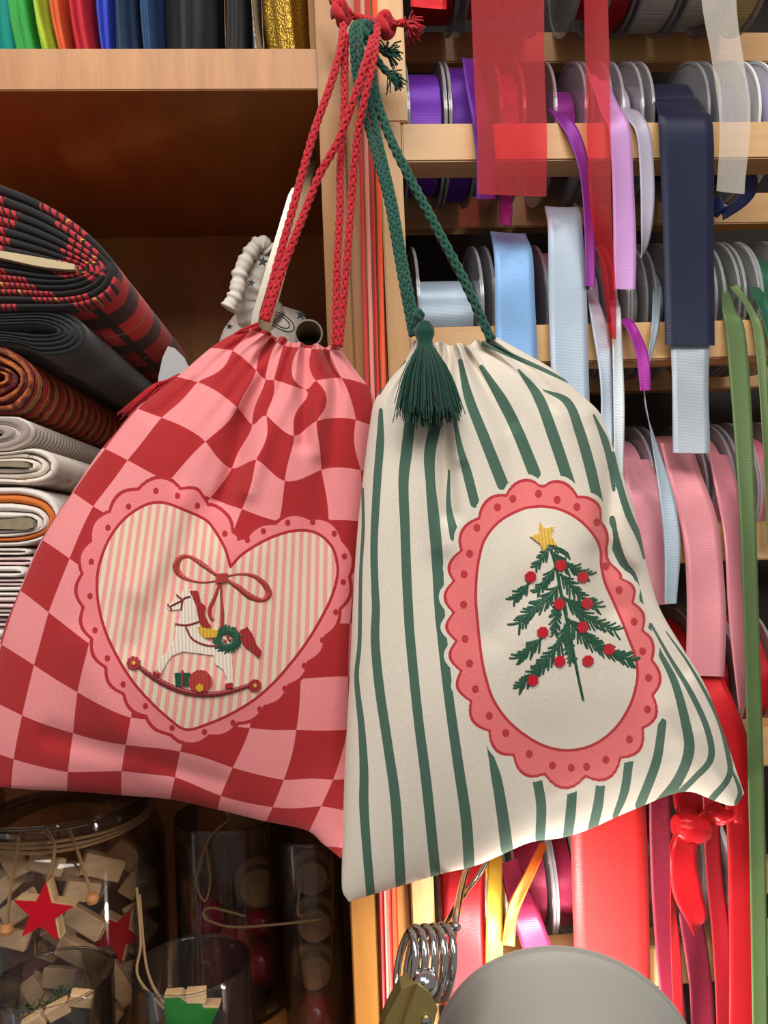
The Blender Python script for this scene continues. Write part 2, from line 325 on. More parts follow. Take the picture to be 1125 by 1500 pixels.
# red ribbon tied in a knot
kn = thing('tied_ribbon', P(1020, 1370, -.02), 'glossy red ribbon tied in a knot with drooping ends', 'ribbon')
RS = satin('glossy_red', (216, 22, 34), .25)
ribbon('upper_band', [(1008, 1060, 40, -.004), (1006, 1160, 44, -.018), (1014, 1205, 34, -.024)], RS, kn)
kc = P(1012, 1212, -.028)
lathe('knot', [(.0005, -.0125), (.004, -.013), (.0075, -.0125), (.0095, -.009), (.0112, -.004), (.0102, -.001), (.0114, .004), (.0098, .009), (.0078, .0125), (.004, .013), (.0005, .0125)], kc, (1, .1, -.22), RS, kn, 28)
ribbon('ribbon_end', [(1012, 1212, 34, -.03), (1000, 1250, 40, -.034, .3), (1006, 1300, 44, -.034, -.2), (1018, 1340, 34, -.032, .3), (1018, 1366, 14, -.03, .6)], RS, kn, wob=.003)
ribbon('ribbon_end', [(1025, 1205, 26, -.03), (1052, 1192, 34, -.034, .9), (1072, 1186, 38, -.034, 1.1), (1084, 1190, 38, -.032, 1.2)], RS, kn, wob=.002)
ribbon('ribbon_loop', [(1000, 1216, 20, -.03), (986, 1240, 18, -.03, .6), (983, 1290, 14, -.028, .8), (990, 1420, 16, -.02, .3), (996, 1540, 16, -.014)], RS, kn)
# ================================================================ drawstring bags
def tps(src, val):
    src = np.array(src, float)/100; val = np.array(val, float); n = len(src)
    def U(r2): return np.where(r2 > 1e-12, r2*np.log(np.maximum(r2, 1e-12)), 0)
    K = U(((src[:, None]-src[None])**2).sum(2))+np.eye(n)*.02
    Pm = np.hstack([np.ones((n, 1)), src]); A = np.block([[K, Pm], [Pm.T, np.zeros((3, 3))]])
    sol = np.linalg.solve(A, np.vstack([val, np.zeros((3, val.shape[1]))]))
    def ev(q):
        q = q/100; return U(((q[:, None]-src[None])**2).sum(2))@sol[:n]+np.hstack([np.ones((len(q), 1)), q])@sol[n:]
    return ev
def polydist(q, pl, closed=False, wid=None):
    """distance to a polyline, arc position of the nearest point, interpolated width there"""
    pl = np.array(pl, float); 
    if closed: pl = np.vstack([pl, pl[:1]])
    best = np.full(len(q), 1e9); arc = np.zeros(len(q)); wd = np.zeros(len(q)); acc = 0
    if wid is not None: wid = np.array(list(wid)+([wid[0]] if closed else []), float)
    for i in range(len(pl)-1):
        a, b = pl[i], pl[i+1]; ab = b-a; l2 = (ab**2).sum()+1e-9
        t = np.clip(((q-a)@ab)/l2, 0, 1); d = np.hypot(*(q-(a+t[:, None]*ab)).T); mk = d < best
        best[mk] = d[mk]; arc[mk] = acc+t[mk]*math.sqrt(l2)
        if wid is not None: wd[mk] = (wid[i]+(wid[i+1]-wid[i])*t)[mk]
        acc += math.sqrt(l2)
    return best, arc, wd, acc
def inside(q, pl):
    pl = np.array(pl, float); r = np.zeros(len(q), bool); j = len(pl)-1
    for i in range(len(pl)):
        a, b = pl[i], pl[j]
        c = ((a[1] > q[:, 1]) != (b[1] > q[:, 1])) & (q[:, 0] < (b[0]-a[0])*(q[:, 1]-a[1])/(b[1]-a[1]+1e-12)+a[0]); r ^= c; j = i
    return r
def resample(pts, n):
    p = crom(pts, len(pts)*12); s = np.r_[0, np.cumsum(np.hypot(*np.diff(p, axis=0).T))]; t = np.linspace(0, s[-1], n)
    return np.stack([np.interp(t, s, p[:, 0]), np.interp(t, s, p[:, 1])], 1)
class Bag: pass
def make_bag(name, top, right, bottom, left, NS, NT, seam, T, folds, nfold, label, seed):
    """top L>R, bottom L>R, left and right top>bottom (pixels); the cloth is a closed pillow gathered at the top"""
    B = Bag(); r = np.random.default_rng(seed)
    t_, b_, l_, r_ = resample(top, NS), resample(bottom, NS), resample(left, NT), resample(right, NT)
    s = np.linspace(0, 1, NS)[None, :, None]; t = np.linspace(0, 1, NT)[:, None, None]
    G = (1-t)*t_[None]+t*b_[None]+(1-s)*l_[:, None]+s*r_[:, None]-((1-s)*(1-t)*t_[0]+s*(1-t)*t_[-1]+(1-s)*t*b_[0]+s*t*b_[-1])
    q = G.reshape(-1, 2); S = np.broadcast_to(s[..., 0], (NT, NS)).ravel(); Tt = np.broadcast_to(t[..., 0], (NT, NS)).ravel()
    es = np.clip(4*S*(1-S), 0, 1)**.55
    g = (.34+.68*(1-np.exp(-Tt*4.2)))*np.sqrt(1-np.clip((Tt-.4)/.6, 0, 1)**3.2)
    h = T*es*np.minimum(g, 1)
    base = h.copy()
    ph = r.random(5)*6
    wv = np.sin(2*np.pi*nfold*S+ph[0]+.8*np.sin(5*S+ph[1]))+.55*np.sin(2*np.pi*nfold*1.7*S+ph[2])
    h += .0058*wv*np.exp(-Tt/.13)*np.clip(es*1.4, 0, 1)
    h += .003*np.sin(2*np.pi*nfold*.45*S+ph[3])*np.exp(-((Tt-.28)/.2)**2)*es
    h += .0016*np.sin(q[:, 0]/47+ph[4])*np.sin(q[:, 1]/61+ph[1])*es
    for pl, A, wd in folds:
        d = polydist(q, crom(pl, 24))[0]; h += A*np.exp(-(d/wd)**2)*np.clip(es*1.5, 0, 1)*np.clip((1-Tt)/.06, 0, 1)
    h = np.maximum(h, base*.12)
    Ys = seam(q[:, 0], q[:, 1])
    V = [P(x, y, Y) for (x, y), Y in zip(q, Ys-h)]; nb = len(V)
    V += [P(x, y, Y)+Vector((0, dY, 0)) for (x, y), Y, dY in zip(q, Ys, base*.55)]
    idx = np.arange(nb).reshape(NT, NS); a = idx[:-1, :-1].ravel(); b = idx[:-1, 1:].ravel(); c = idx[1:, 1:].ravel(); d = idx[1:, :-1].ravel()
    Fc = np.stack([a, d, c, b], 1).tolist()+(np.stack([a, b, c, d], 1)+nb).tolist()
    Fc += [[i, i+1, i+1+nb, i+nb] for i in range(NS-1)]
    B.q, B.nb, B.S, B.T = q, nb, S, Tt
    kd = kdtree.KDTree(nb); Y_ = Ys-h
    for i in range(nb): kd.insert((q[i, 0], q[i, 1], 0), i)
    kd.balance()
    def surf(x, y, off=0.):
        nn = kd.find_n((x, y, 0), 4); w_ = [1/(e[2]+.05) for e in nn]; Y = sum(Y_[e[1]]*k for e, k in zip(nn, w_))/sum(w_)
        return P(x, y, Y-off)
    B.surf = surf
    B.root = thing(name, P(*b_[NS//2], float(Ys.mean())), label, 'drawstring bag', 'drawstring gift bags on the post')
    B.make = lambda mat: mesh('cloth_body', V, Fc, mat, B.root)
    return B
def attr(o, name, front, nb, back):
    a = o.data.attributes.new(name, 'FLOAT', 'POINT'); a.data.foreach_set('value', np.r_[front, back if hasattr(back, '__len__') else np.full(nb, back)].astype(np.float32))
def AT(nt, n):
    x = N(nt, 'ShaderNodeAttribute'); x.attribute_name = n; return x.outputs['Fac']
def LT(nt, a, v): return M_(nt, 'LESS_THAN', a, v)
def cloth_finish(nt, b, col, st=.5):
    wv = weave(nt, 2600); k = M_(nt, 'ADD', M_(nt, 'MULTIPLY', wv, .3), .79)
    mx = N(nt, 'ShaderNodeVectorMath', operation='SCALE'); L(nt, col, mx.inputs[0]); L(nt, k, mx.inputs['Scale'])
    L(nt, mx.outputs[0], b.inputs['Base Color']); b.inputs['Roughness'].default_value = .85; b.inputs['Specular IOR Level'].default_value = .2
    b.inputs['Sheen Weight'].default_value = .12; bump(nt, b, wv, st, .0004)
def frame_attr(B, inner, widths, period, dots, dr):
    ic = crom(list(inner)+[inner[0]], len(inner)*5)[:-1]; wc = np.interp(np.linspace(0, len(inner), len(ic), endpoint=False), np.arange(len(inner)+1), list(widths)+[widths[0]])
    d, arc, wd, tot = polydist(B.q, ic, True, wc); k = round(tot/period)
    sd = np.where(inside(B.q, ic), -d, d)
    out = sd-wd*(.74+.28*np.abs(np.sin(np.pi*k*arc/tot)))
    dd = np.full(len(B.q), 1e3)
    for x, y in dots: dd = np.minimum(dd, np.hypot(B.q[:, 0]-x, (B.q[:, 1]-y)*.85)-dr)
    return sd, np.clip(out, -200, 200), np.minimum(dd, 100)
c1 = lambda *p: [(x*.4978, 440+y*.4978) for x, y in p]
c2 = lambda *p: [(x*.4978, 800+y*.4978) for x, y in p]
c3 = lambda *p: [(110+x*.3644, 690+y*.3644) for x, y in p]
c4 = lambda *p: [(180+x*.1956, 790+y*.1956) for x, y in p]
c5 = lambda *p: [(500+x*.4444, 440+y*.4444) for x, y in p]
c6 = lambda *p: [(500+x*.5333, 860+y*.5333) for x, y in p]
c7 = lambda *p: [(640+x*.3133, 690+y*.3133) for x, y in p]
c8 = lambda *p: [(740+x*.1867, 760+y*.1867) for x, y in p]
# ---------------------------------------------------------------- bag 1: red and pink check
top1 = [(374, 474), (384, 482), (396, 487), (404, 494), (416, 493), (426, 502), (440, 501), (452, 507), (464, 503), (476, 509), (488, 505), (498, 511)]
left1 = [(374, 474), (319, 502), (259, 552), (199, 599), (169, 634), (144, 664), (107, 719), (62, 788), (25, 873), (2, 934), (-12, 1010), (-18, 1090), (-8, 1152)]
right1 = [(498, 511), (523, 545), (545, 578), (551, 640), (550, 760), (545, 900), (534, 1060), (516, 1180), (500, 1258)]
bot1 = [(-8, 1152), (50, 1157), (100, 1159), (179, 1165), (249, 1171), (319, 1186), (388, 1203), (448, 1216), (473, 1236), (500, 1258)]
fold1 = [(c1((800, 130), (770, 230), (720, 330), (690, 480), (650, 590)), -.008, 13), (c1((760, 100), (735, 220), (705, 310)), .004, 10),
         (c1((905, 140), (900, 300), (890, 420)), -.007, 11), (c1((840, 150), (800, 250), (770, 420), (730, 560)), .005, 16), (c1((930, 160), (925, 300), (940, 450)), .004, 12),
         (c1((560, 240), (470, 330), (430, 330)), -.003, 10), (c3((520, 160), (440, 330), (330, 560), (250, 700)), -.004, 24), (c3((420, 130), (350, 330), (250, 480)), .0035, 24),
         (c3((640, 380), (680, 620), (620, 850)), .006, 60), (c2((240, 300), (300, 450), (400, 620)), .004, 30), (c2((150, 560), (400, 620), (640, 700)), -.004, 20), (c1((640, 130), (560, 190), (500, 240)), -.004, 9)]
B1 = make_bag('checked_drawstring_bag', top1, right1, bot1, left1, 230, 290, lambda x, y: -.036+.010*np.clip((x-300)/250, 0, 1), .036, fold1, 6,
              'red and pink checked cotton bag with a printed heart and embroidered rocking horse', 3)
grid = {}
def gp(row, start, pts):
    for i, p in enumerate(pts):
        if p: grid[(start+i, row)] = p
gp(0, 0, c2((40, 627), (200, 665), (358, 662), (515, 680), (650, 735), (803, 768), (945, 765)))
gp(1, 0, c2((65, 498), (215, 550), (370, 585), (530, 605), (685, 652), (835, 688), (980, 688)))
gp(2, -1, c2((5, 290), (100, 350), (228, 430), (385, 505))); gp(2, 4, c2((735, 535), (872, 540), (1022, 540)))
gp(3, -1, c2((60, 131), (143, 195), (262, 287))); gp(3, 5, c2((885, 390), (1025, 383)))
gp(4, -1, c1((125, 705), (205, 760))); gp(4, 6, c2((1030, 228)))
gp(5, -1, c1((215, 566), (274, 606))); gp(5, 6, c1((1045, 800)))
gp(6, -1, c1((310, 437), (375, 470), (495, 535), (620, 580), (712, 614), (822, 650), (967, 647), (1058, 650)))
gp(7, -1, c1((405, 319), (475, 345), (605, 415), (682, 497), (754, 466), (838, 533), (945, 498), (1062, 500)))
gp(8, -1, c1((517, 224), (580, 240), (700, 316), (742, 373), (783, 332), (867, 402), (930, 354), (1048, 352), (1095, 368)))
gp(9, -1, c1((612, 140), (683, 147), (755, 206), (782, 238), (804, 231), (910, 265), (925, 235), (1005, 228), (1086, 250)))
gp(10, 0, c1((735, 85), (798, 108), (815, 124), (832, 133), (884, 138), (916, 142), (972, 146)))
gp(-1, 0, c2((30, 740), (195, 752), (355, 768), (492, 785), (630, 815), (765, 850), (890, 880)))
ks = list(grid); uv = tps([grid[k] for k in ks], ks)(B1.q)
heart = c3((625, 385), (600, 305), (545, 215), (505, 185), (460, 165), (370, 130), (310, 128), (255, 150), (200, 190), (150, 250), (115, 320), (92, 400), (88, 480), (98, 560), (120, 640), (155, 720), (200, 800), (250, 870), (310, 935), (370, 990), (445, 1040), (540, 1015), (630, 975), (720, 920), (800, 850), (870, 770), (930, 690), (985, 600), (1030, 510), (1055, 420), (1050, 350), (1030, 300), (990, 260), (940, 240), (880, 240), (820, 255), (760, 280), (700, 315), (660, 345))
hw = [v*.41 for v in (62, 72, 66, 70, 84, 88, 86, 80, 76, 76, 76, 74, 74, 74, 74, 72, 72, 70, 66, 58, 50, 56, 56, 56, 60, 62, 62, 60, 60, 58, 58, 58, 58, 58, 58, 56, 54, 56, 58)]
hd = c3((325, 80), (412, 100), (492, 140), (215, 143), (132, 228), (65, 365), (60, 503), (80, 640), (130, 753), (193, 858), (283, 945), (390, 1033), (520, 1050), (635, 1013), (742, 958), (843, 875), (922, 783), (995, 680), (1048, 568), (1078, 447), (1083, 343), (1042, 252), (955, 205), (855, 208), (757, 242), (693, 277), (602, 252))
sd, so, dd = frame_attr(B1, heart, hw, 43, hd, 4.1)
mt, nt, b = nodes('checked_cotton')
u, v = AT(nt, 'cu'), AT(nt, 'cv')
par_ = M_(nt, 'FLOORED_MODULO', M_(nt, 'ADD', M_(nt, 'FLOOR', u), M_(nt, 'FLOOR', v)), 2.)
CR, CP = lin((176, 42, 46)), lin((240, 146, 150))
col = MIX(nt, LT(nt, par_, .5), CP, CR)
LINE = lin((178, 44, 52))
col = MIX(nt, LT(nt, AT(nt, 'so'), 2.6), col, LINE); col = MIX(nt, LT(nt, AT(nt, 'so'), -2.6), col, lin((238, 132, 138)))
col = MIX(nt, LT(nt, AT(nt, 'dd'), 0), col, LINE); col = MIX(nt, LT(nt, AT(nt, 'sd'), 2.), col, LINE)
st = MIX(nt, LT(nt, M_(nt, 'FRACT', AT(nt, 'hs')), .5), lin((240, 160, 156)), lin((232, 216, 186)))
col = MIX(nt, LT(nt, AT(nt, 'sd'), -2.2), col, st)
cloth_finish(nt, b, col)
body1 = B1.make(mt); nb = B1.nb
attr(body1, 'cu', uv[:, 0], nb, uv[:, 0]); attr(body1, 'cv', uv[:, 1], nb, uv[:, 1])
attr(body1, 'sd', sd, nb, 100); attr(body1, 'so', so, nb, 100); attr(body1, 'dd', dd, nb, 100)
q = B1.q; attr(body1, 'hs', (q[:, 0]+np.interp(q[:, 0], [150, 330, 500], [.16, .1, .0])*(q[:, 1]-900))/12.6+20, nb, 0)
# ---------------------------------------------------------------- bag 2: green stripes
top2 = [(604, 500), (618, 496), (632, 504), (646, 500), (660, 507), (672, 502), (686, 506), (698, 498), (710, 499), (722, 491)]
left2 = [(604, 500), (596, 524), (571, 556), (549, 587), (541, 627), (533, 689), (524, 773), (518, 862), (512, 993), (505, 1127), (502, 1233), (501, 1300), (511, 1321)]
right2 = [(722, 491), (767, 516), (811, 542), (851, 578), (878, 604), (891, 636), (907, 682), (922, 724), (938, 782), (948, 830), (966, 890), (1001, 951), (1033, 1004), (1060, 1073), (1076, 1121), (1090, 1162)]
bot2 = [(511, 1321), (580, 1300), (644, 1281), (697, 1268), (735, 1252), (777, 1234), (825, 1227), (863, 1215), (905, 1196), (943, 1180), (980, 1165), (1012, 1160), (1049, 1174), (1076, 1180), (1090, 1162)]
fold2 = [(c5((345, 150), (350, 300), (345, 480), (355, 700)), -.009, 13), (c5((395, 160), (370, 330), (390, 520)), .004, 12), (c5((300, 420), (300, 620), (330, 800)), .004, 22),
         (c5((430, 150), (480, 250), (560, 400)), -.004, 12), (c5((500, 150), (600, 240), (690, 340)), -.004, 12), (c5((640, 280), (760, 340), (800, 420)), -.003, 12),
         (c5((860, 400), (895, 520), (890, 650), (880, 760), (910, 860), (975, 930))+c6((860, 100), (940, 230)), -.012, 15), (c5((930, 620), (960, 760), (985, 850)), .004, 14),
         (c7((430, 560), (300, 700), (260, 760)), -.003, 30), (c7((770, 400), (780, 520), (830, 640)), -.007, 22), (c7((560, 400), (540, 700), (560, 1000)), .007, 80),
         (c6((900, 350), (960, 450), (880, 560)), .006, 36), (c6((1000, 400), (1040, 500), (1060, 560)), .004, 18), (c6((540, 690), (560, 620), (640, 560)), -.003, 16)]
B2 = make_bag('striped_drawstring_bag', top2, right2, bot2, left2, 240, 320, lambda x, y: -.062+.012*np.clip((x-520)/450, 0, 1), .04, fold2, 6,
              'cream cotton bag with green stripes, pink scalloped oval and embroidered Christmas tree', 11)
stripes = [
 (c5((70, 620), (72, 750), (64, 900))+c6((50, 150), (42, 250), (55, 380), (62, 500), (62, 600), (70, 720), (82, 860)), [4, 5, 5, 6, 7, 10, 13, 14, 13, 13]),
 (c5((130, 362), (128, 470), (118, 600), (108, 800), (111, 950))+c6((95, 60), (93, 150), (105, 280), (130, 450), (150, 600), (164, 830)), [6, 12, 12, 11, 11, 12, 13, 14, 14, 15, 15]),
 (c5((228, 380), (215, 500), (205, 600), (210, 750), (215, 900))+c6((184, 60), (190, 150), (210, 350), (235, 550), (260, 800)), [15, 17, 15, 14, 14, 14, 14, 14, 15, 15]),
 (c5((318, 380), (292, 500), (294, 600), (305, 720), (316, 850))+c6((270, 60), (276, 130), (295, 300), (320, 480), (343, 640), (352, 780)), [17, 17, 14, 17, 17, 15, 14, 14, 15, 16, 16]),
 (c5((355, 560), (354, 680), (374, 778)), [3, 8, 15]), (c6((399, 420), (425, 520), (442, 620), (455, 720)), [2, 15, 17, 18]),
 (c5((372, 380), (390, 480), (415, 570), (440, 668)), [5, 9, 14, 14]), (c6((538, 530), (549, 600), (546, 690)), [14, 15, 14]),
 (c5((392, 200), (420, 320), (470, 450), (532, 607)), [7, 14, 16, 17]), (c6((634, 565), (630, 620), (620, 700)), [14, 15, 14]),
 (c5((462, 220), (530, 330), (580, 430), (637, 570)), [7, 16, 17, 18]), (c6((713, 535), (705, 600), (690, 665)), [13, 15, 14]),
 (c5((585, 230), (650, 320), (700, 450), (752, 605)), [4, 15, 17, 17]), (c6((791, 472), (778, 560), (752, 630)), [13, 13, 8]),
 (c5((665, 295), (745, 335), (785, 430), (820, 550), (847, 668)), [2, 12, 15, 16, 15]), (c6((882, 372), (865, 480), (820, 600)), [12, 14, 14]),
 (c5((470, 142), (580, 190), (680, 235), (748, 270)), [8, 7, 6, 3]), (c5((832, 378), (868, 460), (888, 540), (898, 625)), [3, 11, 10, 5]),
 (c5((897, 500), (915, 600), (945, 700), (985, 790), (998, 850)), [3, 10, 11, 9, 4]),
 (c5((893, 720), (903, 800), (932, 870), (970, 915))+c6((835, 80), (870, 170), (915, 260), (945, 370), (955, 450), (925, 530), (868, 600)), [9, 15, 12, 5, 4, 6, 11, 14, 16, 15, 14]),
 (c6((850, 100), (900, 190), (960, 290), (1005, 390), (1015, 470), (970, 525), (925, 570)), [3, 5, 8, 9, 10, 9, 8]),
 (c6((890, 120), (960, 220), (1030, 350), (1060, 450), (1065, 520), (1015, 585)), [2, 4, 6, 7, 9, 10]),
 (c6((1072, 500), (1095, 560), (1085, 595)), [3, 7, 7]), (c5((208, 200), (160, 250), (125, 310)), [5, 6, 3])]
sg = np.full(len(B2.q), 100.)
for pl, wd in stripes:
    n_ = len(pl)*6; pc = crom(pl, n_); wc = np.interp(np.linspace(0, len(pl)-1, n_), range(len(pl)), wd)
    d, arc, w_, _ = polydist(B2.q, pc, False, wc); sg = np.minimum(sg, d-w_/2)
oval = c7((490, 165), (560, 175), (630, 205), (690, 250), (740, 310), (765, 370), (768, 440), (785, 520), (820, 600), (860, 690), (895, 780), (925, 860), (938, 940), (930, 1010), (905, 1090), (860, 1170), (800, 1235), (730, 1280), (650, 1303), (570, 1303), (490, 1280), (420, 1240), (350, 1185), (295, 1120), (255, 1050), (230, 970), (212, 890), (200, 800), (190, 700), (182, 600), (185, 500), (195, 420), (215, 340), (250, 280), (300, 230), (360, 195), (420, 172))
ow = [v*.3133 for v in (128, 122, 116, 108, 62, 28, 44, 100, 112, 104, 98, 94, 102, 110, 128, 142, 156, 168, 174, 172, 158, 142, 132, 128, 132, 138, 142, 144, 144, 142, 138, 122, 112, 106, 110, 118, 126)]
od = c7((475, 107), (562, 135), (655, 168), (748, 240), (355, 130), (283, 170), (187, 265), (153, 387), (127, 483), (125, 625), (132, 785), (153, 900), (180, 1020), (245, 1145), (322, 1225), (432, 1323), (540, 1377), (628, 1388), (700, 1383), (790, 1350), (900, 1255), (985, 1115), (990, 967), (962, 843), (922, 705), (852, 557), (790, 445))
sd2, so2, dd2 = frame_attr(B2, oval, ow, 42, od, 5.2)
mt, nt, b = nodes('striped_cotton')
CREAM = lin((226, 216, 202))
col = MIX(nt, LT(nt, AT(nt, 'sg'), 0), CREAM, lin((76, 106, 92)))
col = MIX(nt, LT(nt, AT(nt, 'so'), 9), col, CREAM)
LINE2 = lin((190, 58, 66))
col = MIX(nt, LT(nt, AT(nt, 'so'), 2.2), col, LINE2); col = MIX(nt, LT(nt, AT(nt, 'so'), -2.4), col, lin((238, 122, 124)))
col = MIX(nt, LT(nt, AT(nt, 'dd'), 0), col, LINE2); col = MIX(nt, LT(nt, AT(nt, 'sd'), 2.2), col, LINE2); col = MIX(nt, LT(nt, AT(nt, 'sd'), -2), col, CREAM)
cloth_finish(nt, b, col)
body2 = B2.make(mt); nb = B2.nb
for n_, a_ in (('sg', sg), ('so', so2), ('sd', sd2), ('dd', dd2)): attr(body2, n_, a_, nb, sg if n_ == 'sg' else 100)
# ---------------------------------------------------------------- embroidery
def thread(name, col, rough=.4):
    mt, nt, b = nodes(name); co = objco(nt, (1, .3, 1)); wv = N(nt, 'ShaderNodeTexWave'); wv.inputs['Scale'].default_value = 130; wv.inputs['Distortion'].default_value = 1.5
    L(nt, co, wv.inputs[0]); c = lin(col); L(nt, MIX(nt, wv.outputs['Fac'], tuple(x*.72 for x in c[:3])+(1,), c), b.inputs['Base Color'])
    b.inputs['Roughness'].default_value = rough; b.inputs['Sheen Weight'].default_value = .2; bump(nt, b, wv.outputs['Fac'], .5, .0004); return mt
T_RED, T_MAROON, T_WHITE, T_GREEN, T_GOLD, T_BAUB, T_BOW = [thread('thread_'+n, c) for n, c in (('red', (170, 40, 46)), ('maroon', (138, 30, 38)), ('white', (244, 228, 212)), ('green', (20, 86, 60)), ('gold', (226, 178, 50)), ('bauble', (204, 16, 40)), ('bow', (182, 60, 52)))]
def stroke(B, name, pts, wpx, mat, lift=.0002, parent=None):
    n = max(5, len(pts)*5); pc = crom([p for p in pts], n); wd = np.interp(np.linspace(0, 1, n), np.linspace(0, 1, len(wpx)), wpx) if hasattr(wpx, '__len__') else [wpx]*n
    V, Fc = tubegeo([B.surf(x, y, lift) for x, y in pc], [max(.35, w_)*mpp(-.08)/2 for w_ in wd], 6)
    k = len(pc)
    for i, p in enumerate(pc):                    # flatten the satin stitch onto the cloth
        c = B.surf(p[0], p[1], lift)
        for j in range(6):
            v = V[i*6+j]; V[i*6+j] = Vector((v.x, c.y+max(-.0009, min(.0009, (v.y-c.y)*.5)), v.z))
    return mesh(name, V, Fc, mat, parent or B.root)
def patch(B, name, poly, mat, lift=.0009, step=3.5):
    jg = []
    for i in range(len(poly)):
        a_, b_ = np.array(poly[i]), np.array(poly[(i+1) % len(poly)]); d_ = b_-a_; l_ = math.hypot(*d_); m_ = max(1, int(l_/1.7)); nn_ = np.array([d_[1], -d_[0]])/(l_+1e-9)
        jg += [tuple(a_+d_*k/m_+nn_*(.55*(-1)**k*random.uniform(.5, 1.3) if 0 < k else 0)) for k in range(m_)]
    poly = jg; pl = [Vector(p) for p in poly]; n = len(pl); pa = np.array(poly); lo, hi = pa.min(0), pa.max(0)
    gx, gy = np.meshgrid(np.arange(lo[0], hi[0], step), np.arange(lo[1], hi[1], step)); g = np.stack([gx.ravel(), gy.ravel()], 1)
    g = g[inside(g, pa)]; g = g[polydist(g, pa, True)[0] > step*.5] if len(g) else g
    vs_, _, fs, *_ = delaunay_2d_cdt(pl+[Vector(p) for p in g], [], [list(range(n))], 1, 1e-5)
    V = [B.surf(p.x, p.y, lift) for p in vs_]; Fc = [tuple(f) for f in fs]
    cnt = {}
    for f in Fc:
        for i in range(len(f)): e = (f[i], f[(i+1) % len(f)]); cnt[e] = 1
    bd = [e for e in cnt if (e[1], e[0]) not in cnt]; mp = {}
    for e in bd:
        for i in e:
            if i not in mp: mp[i] = len(V); p = vs_[i]; V.append(B.surf(p.x, p.y, -.0006))
    Fc += [(e[1], e[0], mp[e[0]], mp[e[1]]) for e in bd]
    o = mesh(name, V, Fc, mat, B.root); return sharp(o, 60)
def circ(c, r, n=14, jag=0): return [(c[0]+(r+jag*(i % 2))*math.cos(2*math.pi*i/n), c[1]+(r+jag*(i % 2))*math.sin(2*math.pi*i/n)) for i in range(n)]
# tree
def sprig(pl, nl, sides=(1, -1), w_=3.7, step=5.6, start=.0):
    nl *= 1.3
    pc = crom(c8(*pl), 40); stroke(B2, 'embroidered_branch', [tuple(p) for p in pc[::5]]+[tuple(pc[-1])], [4.6, 3.4], T_GREEN)
    s = np.r_[0, np.cumsum(np.hypot(*np.diff(pc, axis=0).T))]; k = 0
    for a in np.arange(s[-1]*start+3, s[-1]+2, step):
        i = min(np.searchsorted(s, a), 39); p = pc[i]; t = pc[i]-pc[max(i-1, 0)]; ang = math.atan2(t[1], t[0])
        for sd_ in sides:
            l = nl*random.uniform(.75, 1.15)*(1-.25*a/s[-1]); an = ang+sd_*math.radians(random.uniform(26, 42))
            e = p+np.array([math.cos(an), math.sin(an)])*l; md = (p+e)/2+np.array([0, 1.])
            stroke(B2, 'embroidered_needle', [tuple(p), tuple(md), tuple(e)], [w_*.8, w_, w_*.8], T_GREEN)
stroke(B2, 'embroidered_trunk', c8((350, 215), (400, 380), (440, 600), (490, 830), (540, 1080), (580, 1280), (612, 1425)), [5, 5.5, 5, 4.4], T_GREEN)
for pl, nl, sd_ in (([(345, 225), (300, 290), (240, 370)], 11, (1, -1)), ([(365, 225), (430, 235), (490, 270)], 9, (1,)), ([(380, 260), (450, 345), (540, 395), (640, 440)], 14, (1, -1)),
        ([(390, 380), (330, 480), (260, 560)], 13, (1, -1)), ([(190, 500), (140, 555), (75, 620)], 12, (1, -1)), ([(430, 430), (510, 520), (600, 620), (720, 690)], 15, (1, -1)),
        ([(420, 520), (340, 620), (230, 700), (115, 815)], 17, (1, -1)), ([(440, 600), (400, 720), (390, 880)], 13, (1, -1)), ([(450, 610), (540, 690), (650, 780), (850, 870)], 17, (1, -1)),
        ([(290, 930), (220, 1000), (110, 1090)], 15, (1, -1)), ([(470, 820), (440, 960), (340, 1090), (230, 1200), (110, 1320)], 16, (1, -1)),
        ([(490, 780), (600, 910), (740, 1010), (880, 1070), (990, 1110)], 17, (1, -1)), ([(480, 850), (500, 980), (520, 1110)], 12, (1, -1))):
    sprig(pl, nl, sd_)
for x, y in ((200, 455), (437, 365), (613, 458), (425, 668), (645, 665), (610, 850), (297, 890), (430, 1118), (652, 1115), (817, 1025), (217, 1268)):
    patch(B2, 'embroidered_bauble', circ(c8((x, y))[0], 8.2, 16, .9), T_BAUB, .0014)
patch(B2, 'embroidered_star', c8((275, 25), (310, 75), (382, 60), (358, 130), (408, 208), (340, 200), (300, 258), (275, 195), (196, 138), (270, 110)), T_GOLD, .0016, 2.5)
# rocking horse
patch(B1, 'horse_body', c4((480, 345), (440, 400), (390, 450), (325, 505), (350, 530), (430, 525), (425, 590), (398, 650), (390, 740), (350, 820), (290, 880), (245, 975), (285, 1005), (330, 920), (370, 870), (450, 840), (600, 858), (680, 870), (690, 935), (750, 972), (780, 1050), (768, 1085), (822, 1078), (822, 960), (812, 870), (835, 815), (720, 790), (620, 760), (575, 640), (540, 450), (505, 385)), T_WHITE, .0012)
patch(B1, 'horse_mane', c4((498, 385), (560, 385), (582, 470), (618, 500), (610, 560), (640, 620), (662, 655), (600, 658), (568, 600), (550, 500), (520, 430)), T_RED, .0018)
patch(B1, 'horse_tail', c4((875, 680), (935, 655), (975, 720), (1003, 790), (1040, 840), (1020, 895), (980, 850), (920, 810), (880, 750)), T_RED, .0014)
patch(B1, 'saddle', c4((560, 650), (640, 670), (712, 680), (700, 735), (610, 738), (570, 700)), T_GOLD, .002, 2.5)
stroke(B1, 'rocker', c4((100, 935), (180, 1000), (300, 1075), (430, 1130), (560, 1158), (700, 1158), (840, 1128), (970, 1085)), [6, 9, 9.5, 9, 7], T_MAROON, .0004)
